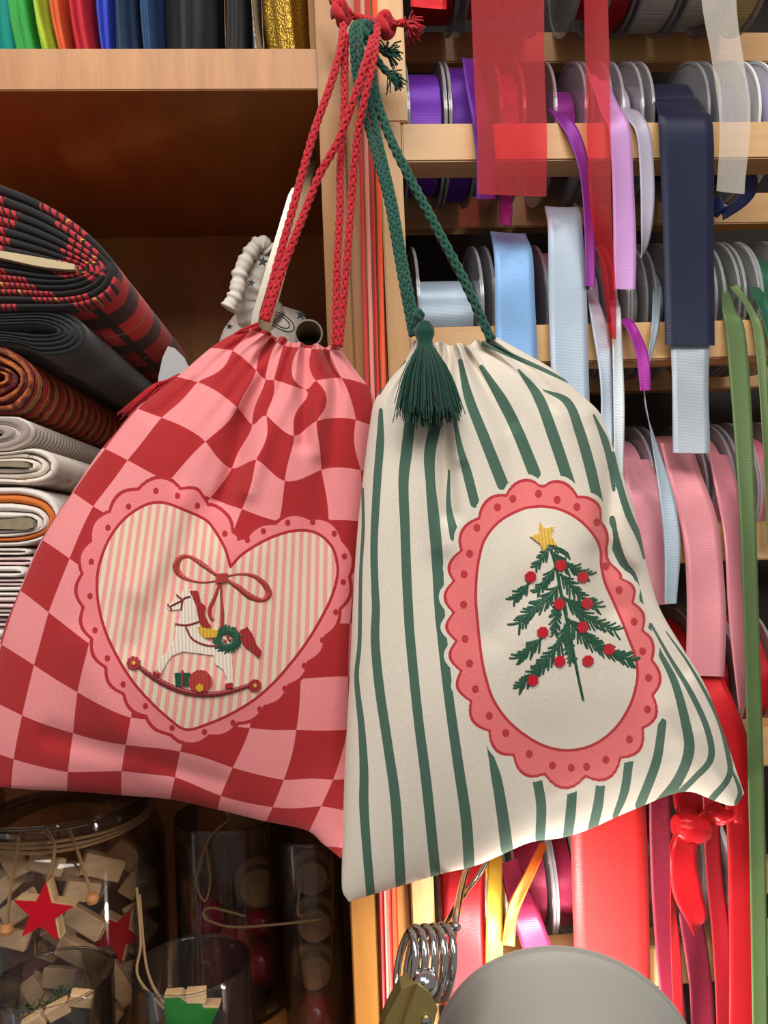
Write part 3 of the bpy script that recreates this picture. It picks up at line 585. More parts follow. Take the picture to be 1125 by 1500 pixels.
for p, r_ in (((80, 925), 9.5), ((990, 1095), 8.8)):
    patch(B1, 'rocker_knob', circ(c4(p)[0], r_, 18, 1.2), T_RED, .0018, 3); patch(B1, 'rocker_knob_center', circ(c4(p)[0], 3, 8), T_GOLD, .0026, 2)
for i in range(26):
    a = i*2*math.pi/26; cx, cy = 780+70*math.cos(a), 750+66*math.sin(a); e = (780+(108+random.uniform(-8, 14))*math.cos(a+.3), 750+(102+random.uniform(-8, 14))*math.sin(a+.3))
    stroke(B1, 'wreath_leaf', c4((780+44*math.cos(a-.2), 750+42*math.sin(a-.2)), (cx, cy), e), [4.5, 5.5, 2.5], T_GREEN, .0012)
for a in range(5): stroke(B1, 'wreath_bow', c4((780, 755), (780+36*math.cos(a*1.25), 752+32*math.sin(a*1.25))), 3.2, T_WHITE if a % 2 else T_RED, .0016)
patch(B1, 'embroidered_gift', circ(c4((580, 1065))[0], 17, 18, .6), T_BOW, .0016); patch(B1, 'embroidered_gift', c4((388, 1000), (505, 1000), (490, 1100), (395, 1100)), T_GREEN, .0014)
patch(B1, 'gift_ribbon', circ(c4((575, 1112))[0], 5.5, 10, 1), T_GOLD, .003, 2); stroke(B1, 'gift_ribbon', c4((445, 980), (447, 1050), (445, 1100)), 4, T_RED, .0018)
patch(B1, 'horse_hoof', c4((230, 985), (285, 1010), (262, 1040), (222, 1015)), T_RED, .0016, 2.5); patch(B1, 'horse_hoof', c4((770, 1078), (825, 1072), (822, 1115), (765, 1118)), T_RED, .0016, 2.5)
for pl in (((390, 635), (480, 642), (570, 618)), ((470, 655), (520, 745), (620, 792), (720, 800)), ((435, 530), (452, 450), (505, 428)), ((335, 485), (365, 525)), ((360, 500), (450, 455)), ((400, 415), (450, 455))):
    stroke(B1, 'bridle', c4(*pl), 3, T_MAROON, .0016)
stroke(B1, 'bow_loop', c4((710, 275), (600, 190), (500, 130), (430, 140), (398, 200), (430, 265), (510, 308), (610, 322), (710, 310)), [4, 8, 5, 8, 12, 8, 4, 3, 3], T_BOW)
stroke(B1, 'bow_loop', c4((780, 275), (880, 260), (980, 275), (1060, 340), (1088, 410), (1040, 455), (950, 425), (860, 355), (780, 305)), [3, 3.5, 6, 10, 12, 6, 10, 8, 4], T_BOW)
patch(B1, 'bow_knot', c4((698, 258), (785, 252), (788, 318), (700, 330)), T_BOW, .0018, 3)
stroke(B1, 'bow_tail', c4((725, 330), (690, 430), (650, 520), (655, 580), (678, 608)), [4, 6, 6, 5], T_BOW); stroke(B1, 'bow_tail', c4((735, 330), (738, 450), (745, 560), (742, 660)), [4, 4, 6, 6], T_BOW)
# ---------------------------------------------------------------- cords, knots and tassels
def yarn(name, col):
    mt, nt, b = nodes(name); co = objco(nt); nz = noise(nt, co, 700, 3); c = lin(col)
    L(nt, MIX(nt, nz, tuple(x*.7 for x in c[:3])+(1,), tuple(min(1, x*1.2) for x in c[:3])+(1,)), b.inputs['Base Color']); b.inputs['Roughness'].default_value = .85; b.inputs['Sheen Weight'].default_value = .3
    b.inputs['Specular IOR Level'].default_value = .2; bump(nt, b, nz, .5, .0005); return mt
Y_RED, Y_GRN = yarn('red_cord_yarn', (196, 34, 46)), yarn('green_cord_yarn', (30, 84, 70))
def cord(name, pts, mat, parent, wpx=13):
    """plaited cord through (px, py, Y)"""
    c3d = crom([tuple(P(*p)) for p in pts], 14*len(pts)); ln = np.r_[0, np.cumsum(np.sqrt((np.diff(c3d, axis=0)**2).sum(1)))]
    n = max(12, int(ln[-1]/.0011)); t = np.linspace(0, ln[-1], n); C = np.stack([np.interp(t, ln, c3d[:, k]) for k in range(3)], 1)
    R = wpx*mpp(-.06)/2; V, Fc = [], []
    for k in range(8):
        sg_ = 1 if k < 4 else -1; th = sg_*t/(R*1.5)+2*math.pi*(k % 4)/4+(k//4)*.4; pts3 = []
        for i in range(n):
            tg = Vector(C[min(i+1, n-1)]-C[max(i-1, 0)]).normalized(); a = Vector((0, 1, 0)).cross(tg); a = a.normalized() if a.length > .05 else Vector((1, 0, 0)); bb = tg.cross(a)
            rr_ = R*(.66+.1*sg_*math.sin(4*th[i])); pts3.append(Vector(C[i])+a*(rr_*math.sin(th[i]))+bb*(rr_*math.cos(th[i])))
        tubegeo(pts3, R*.36, 5, V, Fc)
    return mesh(name, V, Fc, mat, parent)
def knot(name, px, py, Y, r, mat, parent, turns=2.6):
    c = P(px, py, Y); pts = []
    for i in range(70):
        a = i/69*turns*2*math.pi; pts.append(c+Vector((math.cos(a)*math.cos(a*.38), math.sin(a*.77)*.8, math.sin(a)))*r*.62)
    V, Fc = tubegeo(pts, r*.42, 8); return mesh(name, V, Fc, mat, parent)
def fray(name, px, py, Y, dirs, ln, mat, parent, n=40, spread=.5, r=.0005):
    V, Fc = [], []; c = P(px, py, Y)
    for i in range(n):
        d = Vector((dirs[0]+random.gauss(0, spread), random.gauss(-.1, spread), dirs[1]+random.gauss(0, spread))).normalized()*ln*random.uniform(.6, 1.1)
        p0 = c+Vector((random.gauss(0, .0012), random.gauss(0, .0012), random.gauss(0, .0012))); tubegeo([p0, p0+d*.5+Vector((0, 0, .001)), p0+d-Vector((0, 0, ln*.15))], r, 4, V, Fc)
    o = mesh(name, V, Fc, mat, parent); o['kind'] = 'stuff'; return o
y0, y1 = -.045, -.052
cord('cord', [(503, 36, -.04), (500, 64, -.046), (487, 115, -.05), (458, 200, -.052), (432, 294, -.054), (407, 384, -.056), (385, 468, -.055)], Y_RED, B1.root, 12)
cord('cord', [(546, 55, -.058), (538, 85, -.067), (520, 141, -.066), (496, 205, -.060), (466, 260, -.056), (441, 324, -.056), (415, 392, -.057), (390, 470, -.056)], Y_RED, B1.root, 12)
cord('cord', [(506, 50, -.044), (505, 100, -.044), (504, 160, -.046), (499, 239, -.048), (498, 307, -.048), (494, 384, -.048), (491, 506, -.044)], Y_RED, B1.root, 12)
cord('cord', [(553, 38, -.052), (549, 75, -.063), (543, 107, -.066), (533, 149, -.0645), (522, 213, -.057), (515, 290, -.051), (508, 384, -.05), (497, 508, -.045)], Y_RED, B1.root, 12)
cord('cord', [(470, -30, -.03), (490, 5, -.036), (505, 25, -.036)], Y_RED, B1.root, 12)
cord('cord', [(503, 20, -.032), (528, 26, -.028), (552, 33, -.042), (568, 40, -.046)], Y_RED, B1.root, 11)
knot('cord_knot', 500, 20, -.036, .0085, Y_RED, B1.root); knot('cord_knot', 565, 37, -.048, .0085, Y_RED, B1.root)
cord('cord', [(570, 36, -.048), (590, 34, -.05), (604, 40, -.05)], Y_RED, B1.root, 11)
fray('frayed_end', 598, 38, -.05, (.8, -.35), .011, Y_RED, B1.root, 60, .55, .0006)
cord('cord', [(378, 474, -.046), (350, 486, -.040), (334, 502, -.03), (322, 520, -.015), (300, 545, .0), (272, 560, .0)], Y_RED, B1.root, 5)
fray('tassel_fringe', 262, 552, -.004, (-.85, -.55), .046, Y_RED, B1.root, 90, .12)
cord('cord', [(516, 44, -.05), (517, 62, -.056), (521, 110, -.052), (532, 160, -.05), (549, 222, -.056), (569, 299, -.062), (584, 384, -.066), (604, 492, -.07)], Y_GRN, B2.root, 11)
cord('cord', [(524, 36, -.052), (528, 62, -.058), (532, 110, -.054), (542, 150, -.052), (559, 222, -.056), (577, 299, -.062), (592, 384, -.067), (612, 486, -.073)], Y_GRN, B2.root, 11)
cord('cord', [(540, 44, -.04), (545, 100, -.044), (552, 145, -.05), (573, 205, -.056), (607, 273, -.061), (641, 337, -.063), (675, 401, -.064), (720, 498, -.062)], Y_GRN, B2.root, 14)
cord('cord', [(516, 48, -.05), (522, 36, -.040), (538, 36, -.036), (546, 48, -.044)], Y_GRN, B2.root, 12)
knot('cord_knot', 538, 48, -.04, .0075, Y_GRN, B2.root)
cord('cord', [(540, 55, -.04), (558, 72, -.036), (572, 82, -.034)], Y_GRN, B2.root, 11); cord('cord', [(545, 75, -.038), (560, 98, -.034), (575, 112, -.034)], Y_GRN, B2.root, 11)
fray('frayed_end', 566, 78, -.036, (.7, .1), .011, Y_GRN, B2.root, 45, .45, .0006); fray('frayed_end', 572, 112, -.036, (.7, -.6), .011, Y_GRN, B2.root, 55, .45, .0006)
# green tassel
Y_TAS = yarn('tassel_thread', (18, 66, 54)); tc = P(622, 488, -.086)
lathe('tassel_head', [(.001, .0085), (.004, .0075), (.0066, .003), (.0068, -.001), (.005, -.005), (.0055, -.008), (.0075, -.012)], tc, (0, 0, 1), Y_TAS, B2.root, 24)
knot('cord_knot', 614, 462, -.082, .004, Y_GRN, B2.root)
V, Fc = [], []
for i in range(420):
    a = random.random()*2*math.pi; k = math.sqrt(random.random()); e = P(628+k*53*math.cos(a)*random.uniform(.8, 1.1)+random.gauss(0, 3), 610+random.gauss(0, 9)-k*k*8, -.094-k*.014*math.sin(a)-.008)
    s_ = tc+Vector((.0045*k*math.cos(a), -.0045*k*math.sin(a), -.008)); md = s_.lerp(e, .45)+Vector(((e.x-s_.x)*.16, -.002-.003*k*math.sin(a), 0)); tubegeo(crom([s_, md, e], 6), .00038, 4, V, Fc, False)
o = mesh('tassel_fringe', V, Fc, Y_TAS, B2.root); o['kind'] = 'stuff'
# hook on the post
hk = thing('wall_hook', P(557, 46, 0), 'small dark metal hook on the post that carries both bags', 'hook')
IRON = plain('dark_iron', (60, 56, 52), .4, .05, 40, 0, .9)
tube('shank', [P(562, 46, .012), P(560, 46, -.02), P(553, 44, -.032), P(551, 36, -.036), P(551, 30, -.036)], .002, IRON, hk, 8, 20)
lathe('plate', [(.001, 0), (.0034, 0), (.0034, .0015), (.001, .002)], P(562, 46, .0), (0, -1, 0), IRON, hk, 20)
# ================================================================ fabric bolts in the cabinet
def bolt(name, outer, core, nl, Yf, mats, label, coremat=None, Yb=.283, fill=.9):
    e = thing(name, P(outer[len(outer)//2][0]-60, outer[-1][1], .1), label, 'fabric', 'folded fabrics stacked in the cabinet')
    n = 46; oc = resample(outer, n); cc = resample(core, n)
    def ln(f): return [P(*(oc[i]*(1-f)+cc[i]*f), 0) for i in range(n)]
    for k in range(nl):
        f0_, f1_ = k/nl, (k+fill)/nl; A, Bm, Cm, D = ln(f0_), ln(f0_+(f1_-f0_)*.28), ln(f0_+(f1_-f0_)*.72), ln(f1_)
        yy = Yf+random.uniform(0, .004); V, Fc, arc = [], [], []
        rings = [(A, Yb), (A, yy+.004), (Bm, yy), (Cm, yy), (D, yy+.004), (D, Yb)]
        ac = np.r_[0, np.cumsum([(A[i+1]-A[i]).length for i in range(n-1)])]+random.uniform(-.012, .012)
        sc = (yy+DCAM)/DCAM
        for ring, Y in rings:
            for i in range(n): V.append(Vector((ring[i].x*sc, Y, ZC+(ring[i].z-ZC)*sc))); arc.append(ac[i])
        for r_ in range(5):
            for i in range(n-1): Fc.append((r_*n+i, r_*n+i+1, (r_+1)*n+i+1, (r_+1)*n+i))
        o = mesh('fabric_layer', V, Fc, mats[k % len(mats)], e); a = o.data.attributes.new('ba', 'FLOAT', 'POINT'); a.data.foreach_set('value', arc)
    if coremat:
        V = [Vector((p.x*sc, Y, ZC+(p.z-ZC)*sc)) for Y in (Yf-.002, Yb) for p in ln(1)]; mesh('core_board', V, [tuple(range(n))[::-1], tuple(range(n, 2*n))]+[(i, (i+1) % n, (i+1) % n+n, i+n) for i in range(n)], coremat, e, False)
    return e
def band(nt, x, period, duty, off=0.): return LT(nt, M_(nt, 'FRACT', M_(nt, 'ADD', M_(nt, 'DIVIDE', x, period), off)), duty)
mt, nt, b = nodes('tartan'); co = objco(nt); s_ = N(nt, 'ShaderNodeSeparateXYZ'); L(nt, co, s_.inputs[0]); X_, Yy, Z_ = s_.outputs; ba = AT(nt, 'ba')
BLK, TRED = lin((22, 20, 22)), lin((214, 24, 28))
tw = MIX(nt, band(nt, M_(nt, 'ADD', ba, M_(nt, 'MULTIPLY', Z_, .7)), .0042, .66), BLK, lin((186, 44, 54)))
endc = MIX(nt, band(nt, ba, .085, .5), tw, BLK); endc = MIX(nt, band(nt, ba, .085, .018, .22), endc, lin((196, 160, 60)))
side = MIX(nt, band(nt, Yy, .085, .64, .28), lin((80, 16, 18)), TRED); side = MIX(nt, band(nt, ba, .06, .12), side, lin((44, 12, 14))); side = MIX(nt, band(nt, Yy, .085, .03), side, lin((170, 120, 60))); side = MIX(nt, band(nt, Yy, .085, .03, .55), side, BLK)
L(nt, MIX(nt, LT(nt, Yy, .012), side, endc), b.inputs['Base Color']); b.inputs['Roughness'].default_value = .9; b.inputs['Sheen Weight'].default_value = .25; bump(nt, b, noise(nt, co, 900), .5, .0006); TART = mt
mt, nt, b = nodes('striped_knit'); co = objco(nt); s_ = N(nt, 'ShaderNodeSeparateXYZ'); L(nt, co, s_.inputs[0]); Yy = s_.outputs[1]
cr = N(nt, 'ShaderNodeValToRGB'); cr.color_ramp.interpolation = 'LINEAR'
for i, (p_, c_) in enumerate(((0, (170, 30, 40)), (.2, (200, 110, 50)), (.35, (70, 20, 26)), (.5, (186, 40, 46)), (.68, (176, 140, 80)), (.82, (120, 24, 34)), (1, (190, 50, 44)))):
    el = cr.color_ramp.elements[i] if i < 2 else cr.color_ramp.elements.new(p_); el.position = p_; el.color = lin(c_)
L(nt, M_(nt, 'FRACT', M_(nt, 'ADD', M_(nt, 'MULTIPLY', Yy, 26), M_(nt, 'MULTIPLY', noise(nt, co, 160, 3), .35))), cr.inputs[0]); L(nt, cr.outputs[0], b.inputs['Base Color']); b.inputs['Roughness'].default_value = .9
wv = N(nt, 'ShaderNodeTexWave', bands_direction='Y'); wv.inputs['Scale'].default_value = 60; L(nt, co, wv.inputs[0]); bump(nt, b, M_(nt, 'ADD', wv.outputs['Fac'], noise(nt, co, 500)), .8, .0015); KNIT = mt
mt, nt, b = nodes('pinstripe_cotton'); co = objco(nt); s_ = N(nt, 'ShaderNodeSeparateXYZ'); L(nt, co, s_.inputs[0])
L(nt, MIX(nt, band(nt, s_.outputs[1], .0075, .5), lin((214, 204, 196)), lin((158, 144, 140))), b.inputs['Base Color']); b.inputs['Roughness'].default_value = .9; PIN = mt
mt, nt, b = nodes('floral_cotton'); co = objco(nt); n1 = noise(nt, co, 70, 2); n2 = noise(nt, co, 55, 4)
c_ = MIX(nt, M_(nt, 'GREATER_THAN', n1, .68), lin((226, 214, 202)), lin((206, 140, 96))); c_ = MIX(nt, M_(nt, 'GREATER_THAN', n2, .66), c_, lin((140, 150, 124))); L(nt, c_, b.inputs['Base Color']); b.inputs['Roughness'].default_value = .9; FLOR = mt
NAVY = plain('black_navy_wool', (24, 25, 34), .95, .4, 300, .6, sheen=.4); WHT = plain('white_cotton', (228, 220, 214), .9, .05, 90, .3); ORG = plain('orange_edge', (206, 112, 46), .9); PNK = plain('pale_pink_cotton', (226, 200, 200), .9, .06, 90, .3)
CARD = plain('cream_card', (196, 176, 140), .8); OLIVE = plain('olive_core', (142, 130, 106), .9, .3, 200)
bolt('tartan_bolt', [(-160, 250), (-60, 252), (10, 272), (75, 302), (130, 342), (168, 385), (172, 408), (158, 432), (120, 448), (50, 452), (-160, 452)], [(-160, 360), (-40, 366), (0, 370), (60, 380), (110, 390), (116, 394), (108, 398), (60, 393), (0, 380), (-40, 376), (-160, 372)], 7, -.004, [TART],
     'red and black tartan fabric bolt on top of the folded stack', CARD)
bolt('wool_bolt', [(-160, 456), (0, 455), (70, 452), (108, 462), (126, 486), (112, 512), (66, 520), (20, 505), (-160, 500)], [(-160, 476), (0, 476), (50, 474), (80, 480), (84, 484), (78, 488), (50, 488), (0, 484), (-160, 484)], 5, .0, [NAVY],
     'black navy wool bolt between the tartan and the knitted fabric')
bolt('knit_bolt', [(-160, 505), (-20, 504), (18, 514), (42, 536), (48, 562), (36, 588), (5, 603), (-160, 606)], [(-160, 552), (-60, 552), (-8, 546), (2, 548), (5, 552), (2, 557), (-8, 559), (-60, 558), (-160, 558)], 4, .002, [KNIT],
     'chunky red and ochre striped knit fabric roll in the stack')
bolt('pinstripe_fabric', [(-160, 610), (0, 609), (30, 612), (48, 625), (44, 642), (24, 654), (-10, 660), (-160, 660)], [(-160, 634), (-60, 634), (-10, 632), (0, 634), (2, 636), (0, 638), (-10, 639), (-60, 638), (-160, 638)], 2, .0, [PIN],
     'grey and white pinstriped cotton folded in the stack', fill=.97)
bolt('floral_fabric', [(-160, 664), (0, 662), (50, 656), (78, 668), (84, 684), (74, 702), (40, 710), (0, 708), (-160, 708)], [(-160, 678), (0, 678), (30, 677), (44, 679), (46, 682), (44, 685), (30, 685), (0, 684), (-160, 684)], 3, -.002, [FLOR],
     'cream floral cotton folded around an olive board', OLIVE)
bolt('white_fabric', [(-160, 713), (0, 713), (40, 714), (74, 728), (88, 756), (80, 780), (48, 796), (0, 800), (-160, 800)], [(-160, 762), (0, 761), (36, 758), (50, 762), (53, 768), (50, 774), (36, 776), (0, 775), (-160, 774)], 4, -.001, [WHT, ORG, WHT, WHT],
     'white cotton with an orange edge folded around a board', OLIVE)
y_ = 803
for i in range(8):
    h_ = 12+3*(i % 3); a_, b_ = y_, y_+h_-2; nx = 48+8*math.sin(i*2.1)
    bolt('loose_fabric', [(-160, a_), (0, a_+random.uniform(-1, 1)), (nx-14, a_), (nx, (a_+b_)/2), (nx-14, b_), (0, b_), (-160, b_)], [(-160, (a_+b_)/2), (0, (a_+b_)/2), (nx-16, (a_+b_)/2), (nx-10, (a_+b_)/2+.5), (nx-16, (a_+b_)/2+1), (0, (a_+b_)/2+1), (-160, (a_+b_)/2+1)], 1, random.uniform(-.004, .006), [PNK if i % 2 else WHT],
         'thin pale pink folded cotton below the orange edged cotton' if i % 2 else 'thin white folded cotton below the orange edged cotton'); y_ += h_
bolt('folded_sheet', [(-160, y_), (0, y_), (40, y_), (60, (y_+1056)/2), (40, 1056), (0, 1056), (-160, 1056)], [(-160, 990), (0, 990), (20, 989), (24, 990), (20, 991), (0, 992), (-160, 992)], 4, .006, [WHT, PNK], 'thick white sheet folded at the foot of the stack')
GREYP = plain('grey_plastic', (170, 170, 172), .4, .03, 30, 0)
def plate(name, poly, Y, th, mat, label=None, cat=None, parent=None):
    n = len(poly); V = [P(x, y, Y) for x, y in poly]; V += [v+Vector((0, th, 0)) for v in V]
    o = mesh(name, V, [tuple(range(n))[::-1], tuple(range(n, 2*n))]+[(i, (i+1) % n, (i+1) % n+n, i+n) for i in range(n)], mat, parent, False)
    bm = bmesh.new(); bm.from_mesh(o.data); bmesh.ops.recalc_face_normals(bm, faces=bm.faces); bm.to_mesh(o.data); bm.free()
    return setp(o, label, cat) if label else o
plate('plastic_divider', [(222, 1049), (226, 640), (232, 552), (238, 524), (246, 507), (256, 510), (270, 524), (280, 545), (290, 640), (290, 1049)], .03, .003, GREYP, 'grey plastic divider with a rounded corner beside the dark wool bolt', 'divider')
STEEL = plain('brushed_steel', (112, 92, 70), .4, .08, 60, .1, .8)
be = thing('metal_bookend', P(410, 1056, .12), 'tall leaning metal bookend with rounded corners behind the red cords', 'bookend')
plate('plate', [(322, 1033), (360, 560), (374, 458), (425, 288), (430, 278), (438, 275), (449, 238), (456, 224), (461, 220), (464, 225), (462, 242), (400, 470), (380, 560), (350, 1033)], .07, .002, STEEL, parent=be)
plate('rim', [(318, 1033), (356, 560), (370, 458), (422, 286), (428, 275), (434, 274), (430, 286), (380, 458), (366, 560), (328, 1033)], .064, .008, plain('steel_edge', (190, 180, 166), .3, .05, 40, 0, .8), parent=be)
# star print pouch standing behind
pc = thing('star_print_pouch', P(410, 1056, .19), 'white pouch with dark stars, planet rings and a ruffled top', 'pouch')
PW = plain('pouch_cotton', (222, 216, 206), .9, .05, 60, .3); PD = plain('pouch_print', (62, 64, 74), .9)
zt_ = P(410, 432, .15).z; V, Fc = [], []; nu, nv = 40, 26; ctr = P(408, 480, .17); ctr.x = min(ctr.x, xA-.056); zb_ = zm
for j in range(nv):
    t = j/(nv-1); z = zb_+(zt_-zb_)*t; r_ = math.sqrt(max(1e-4, 1-max(0, (t-.82)/.18)**2.2))
    for i in range(nu):
        a = 2*math.pi*i/nu; k = 1+.05*math.sin(3*a+4*t)+.03*math.sin(7*a-3*t); V.append(Vector((ctr.x+.05*r_*k*math.cos(a)-.010*(1-t), ctr.y+.05*r_*k*math.sin(a), z)))
for j in range(nv-1):
    for i in range(nu): Fc.append((j*nu+i, j*nu+(i+1) % nu, (j+1)*nu+(i+1) % nu, (j+1)*nu+i))
Fc.append(tuple(range((nv-1)*nu, nv*nu))); mesh('pouch_body', V, Fc, PW, pc)
pts = crom([tuple(P(*p)) for p in ((334, 452, .10), (346, 430, .1), (352, 400, .1), (366, 372, .1), (382, 356, .1), (394, 366, .105))], 60)
tube('ruffle', pts, [.0068*(1+.10*math.sin(i*.9)+.09*math.sin(i*1.43+1)) for i in range(60)], PW, pc, 12)
tube('gathered_neck', crom([tuple(P(*p)) for p in ((392, 375, .115), (385, 405, .12), (372, 435, .13), (385, 470, .14))], 24), [.012+.0012*math.sin(i*1.9)+.0005*i for i in range(24)], PW, pc, 14)
def starpoly(x, y, r, rot=0.): return [(x+(r if i % 2 == 0 else r*.42)*math.sin(rot+i*math.pi/5), y-(r if i % 2 == 0 else r*.42)*math.cos(rot+i*math.pi/5)) for i in range(10)]
for x, y, r_, Y in ((441, 461, 8, .1165), (385, 383, 8, .092), (445, 500, 7, .114), (368, 414, 6, .1), (336, 478, 5, .12)): plate('printed_star', starpoly(x, y, r_, .2), Y, .0015, PD, parent=pc)
for r_ in (1, .66): tube('printed_planet', [P(411+20*r_*math.cos(a)*1.0, 471+12*r_*math.sin(a)+9*r_*math.cos(a), .112) for a in np.linspace(0, 6.28, 30)], .0006, PD, pc, 5)
TUBE = plain('cardboard', (150, 138, 122), .85)
setp(lathe('cardboard_tube', [(.011, 0), (.0125, 0), (.0125, .12), (.011, .12)], P(452, 488, .075), (0, 1, 0), TUBE, None, 28, True), 'grey cardboard tube end beside the star print pouch', 'tube')
# ---------------------------------------------------------------- tulle and metallic fabrics on the top shelf
def net(name, col, rough=.7, metal=0, grid=2600, sparkle=0):
    mt, nt, b = nodes(name); co = objco(nt); wv = M_(nt, 'ADD', noise(nt, co, 1400, 2), noise(nt, co, 30, 3)); c = lin(col)
    L(nt, MIX(nt, M_(nt, 'MULTIPLY', wv, .5), tuple(x*.45 for x in c[:3])+(1,), tuple(min(1, x*1.5) for x in c[:3])+(1,)), b.inputs['Base Color']); b.inputs['Roughness'].default_value = rough; b.inputs['Metallic'].default_value = metal
    v = N(nt, 'ShaderNodeTexVoronoi'); v.inputs['Scale'].default_value = 500 if metal else 900; L(nt, co, v.inputs[0]); bump(nt, b, v.outputs['Distance'], .9 if metal else .3, .001); return mt
TB = [-60, 24, 67, 94, 107, 147, 159, 205, 233, 313, 364, 395, 456]; TT = [-70, 10, 52, 76, 94, 132, 158, 197, 229, 316, 364, 380, 452]
for i, (a0, a1, t0_, t1_, Y, c, lab, mtl) in enumerate((
    (-60, 26, -70, 30, .05, (20, 160, 150), 'teal tulle bundle at the start of the top shelf', 0), (22, 68, 8, 62, .035, (40, 150, 60), 'bright green tulle bundle beside the teal one', 0),
    (66, 96, 48, 76, .03, (170, 200, 50), 'lime green tulle bundle on the top shelf', 0), (92, 108, 74, 95, .035, (240, 100, 50), 'orange tulle bundle squeezed beside the lime one', 0),
    (106, 148, 92, 132, .04, (196, 24, 40), 'red tulle bundle on the top shelf', 0), (146, 160, 132, 158, .05, (50, 70, 200), 'royal blue tulle sliver between red and navy', 0),
    (159, 206, 158, 198, .04, (30, 52, 84), 'navy tulle bundle on the top shelf', 0), (204, 234, 196, 230, .045, (30, 66, 110), 'petrol blue tulle bundle beside the black ones', 0),
    (232, 314, 228, 318, .045, (24, 26, 30), 'wide black tulle bundle on the top shelf', 0), (312, 366, 318, 366, .05, (18, 18, 20), 'narrow black tulle bundle beside the silver fabric', 0),
    (363, 398, 365, 380, .04, (170, 172, 176), 'silver metallic mesh fabric on the top shelf', .7), (396, 470, 378, 472, .045, (176, 140, 56), 'gold metallic mesh fabric at the end of the top shelf', .8))):
    m_ = net('net_fabric', c, .45 if mtl else .75, mtl); V, Fc = [], []; nu, nv = 44, 12; pz = 72
    A, A2, T0, T1 = P(TB[i], pz, .04).x, P(TB[i+1], pz, .04).x, P(TT[i], 0, .04).x, P(TT[i+1], 0, .04).x; ph = random.random()*6
    for j in range(nv):
        t = j/(nv-1); z = zt1+.001+t*.24; k_ = t*.24/(72*mpp(Y)); k_ = min(k_, 1.4); l = A+(T0-A)*k_; r_ = A2+(T1-A2)*k_
        for q_ in range(nu):
            a = 2*math.pi*q_/nu; w_ = 1+.06*math.sin(6*a+ph+t*2)+.04*math.sin(11*a-ph); V.append(Vector(((l+r_)/2+(r_-l)/2*.935*w_*math.cos(a), Y+.045+.05*w_*math.sin(a), z)))
    for j in range(nv-1):
        for q_ in range(nu): Fc.append((j*nu+q_, j*nu+(q_+1) % nu, (j+1)*nu+(q_+1) % nu, (j+1)*nu+q_))
    Fc += [tuple(range(nu))[::-1], tuple(range((nv-1)*nu, nv*nu))]
    setp(mesh('tulle_bundle', V, Fc, m_), lab, 'fabric', 'net fabrics on the top shelf')
# ================================================================ jars and Christmas decorations
def jar(px, py, r, Yc, h, label, necked=True):
    c = P(px, py, Yc); top = c.z; e = thing('glass_jar', (c.x, Yc, zb), label, 'jar', 'glass jars of decorations'); hh = top-zb; t = .0022
    o_ = [(.001, 0), (r*.9, 0), (r, .008), (r, hh-.045), (r*.93, hh-.03), (r*.84, hh-.02), (r*.84, hh-.008), (r*.92, hh)] if necked else [(.001, 0), (r*.9, 0), (r, .008), (r, hh-.003), (r-.001, hh)]
    lathe('glass_wall', o_+[(max(.0005, q_-t), s+(t if s < .002 else 0)) for q_, s in o_[::-1]], (c.x, Yc, zb), (0, 0, 1), GLASS, e, 56, False)
    if necked: lathe('rim', [(r*.92+.0018*math.cos(a), hh+.0018*math.sin(a)) for a in np.linspace(0, 6.28, 9)[:-1]], (c.x, Yc, zb), (0, 0, 1), GLASS, e, 56, True)
    else: lathe('rim', [(r-.001+.0014*math.cos(a), hh+.0014*math.sin(a)) for a in np.linspace(0, 6.28, 9)[:-1]], (c.x, Yc, zb), (0, 0, 1), GLASS, e, 56, True)
    return e, c
TWINE = yarn('jute_twine', (150, 116, 76)); CHIP = wood('pale_chip_wood', (186, 146, 100), (222, 188, 140), (1, 1, 4), 40, .7); CORKW = wood('brown_cork_wood', (116, 84, 48), (150, 112, 70), (1, 1, 1), 60, .8)
GLRED = plain('glazed_red', (190, 12, 34), .2, .1, 40, 0); DKRED = plain('bauble_red', (150, 14, 26), .18, .1, 30, 0); GLGRN = plain('glazed_green', (20, 116, 32), .2, .1, 40, 0)
jA, cA = jar(94, 1166, .095, .19, .2, 'tall necked glass jar of wood chips with twine around its neck')
jB, cB = jar(338, 1190, .056, .2, .2, 'tall glass jar of red baubles and corks in the dark corner', False)
jE, cE = jar(456, 1222, .029, .13, .2, 'slim glass jar of corks beside the cabinet side panel', False)
jC, cC = jar(78, 1432, .046, .047, .1, 'low open glass jar holding fir twigs and wooden pieces', False)
jD, cD = jar(281, 1412, .0465, .0475, .1, 'low open glass jar holding the green tree ornament', False)
for k in range(3): tube('twine', [Vector((cA.x+(.0812+.001*k)*math.cos(a), .19+(.0812+.001*k)*math.sin(a), cA.z-.016-.003*k+.0012*math.sin(3*a+k))) for a in np.linspace(0, 6.28, 50)], .0016, TWINE, jA, 6)
tube('twine', [P(*p) for p in ((62, 1212, .108), (80, 1240, .091), (68, 1296, .086))], .0016, TWINE, jA, 6, 20); tube('twine', [P(*p) for p in ((100, 1212, .107), (118, 1260, .0905), (135, 1312, .089))], .0016, TWINE, jA, 6, 20); tube('twine', [P(*p) for p in ((30, 1216, .116), (16, 1300, .092), (10, 1355, .089))], .0016, TWINE, jA, 6, 20)
PLACED = []
def solid(o): return BVHTree.FromPolygons([v.co.copy() for v in o.data.vertices], [tuple(p.vertices) for p in o.data.polygons])
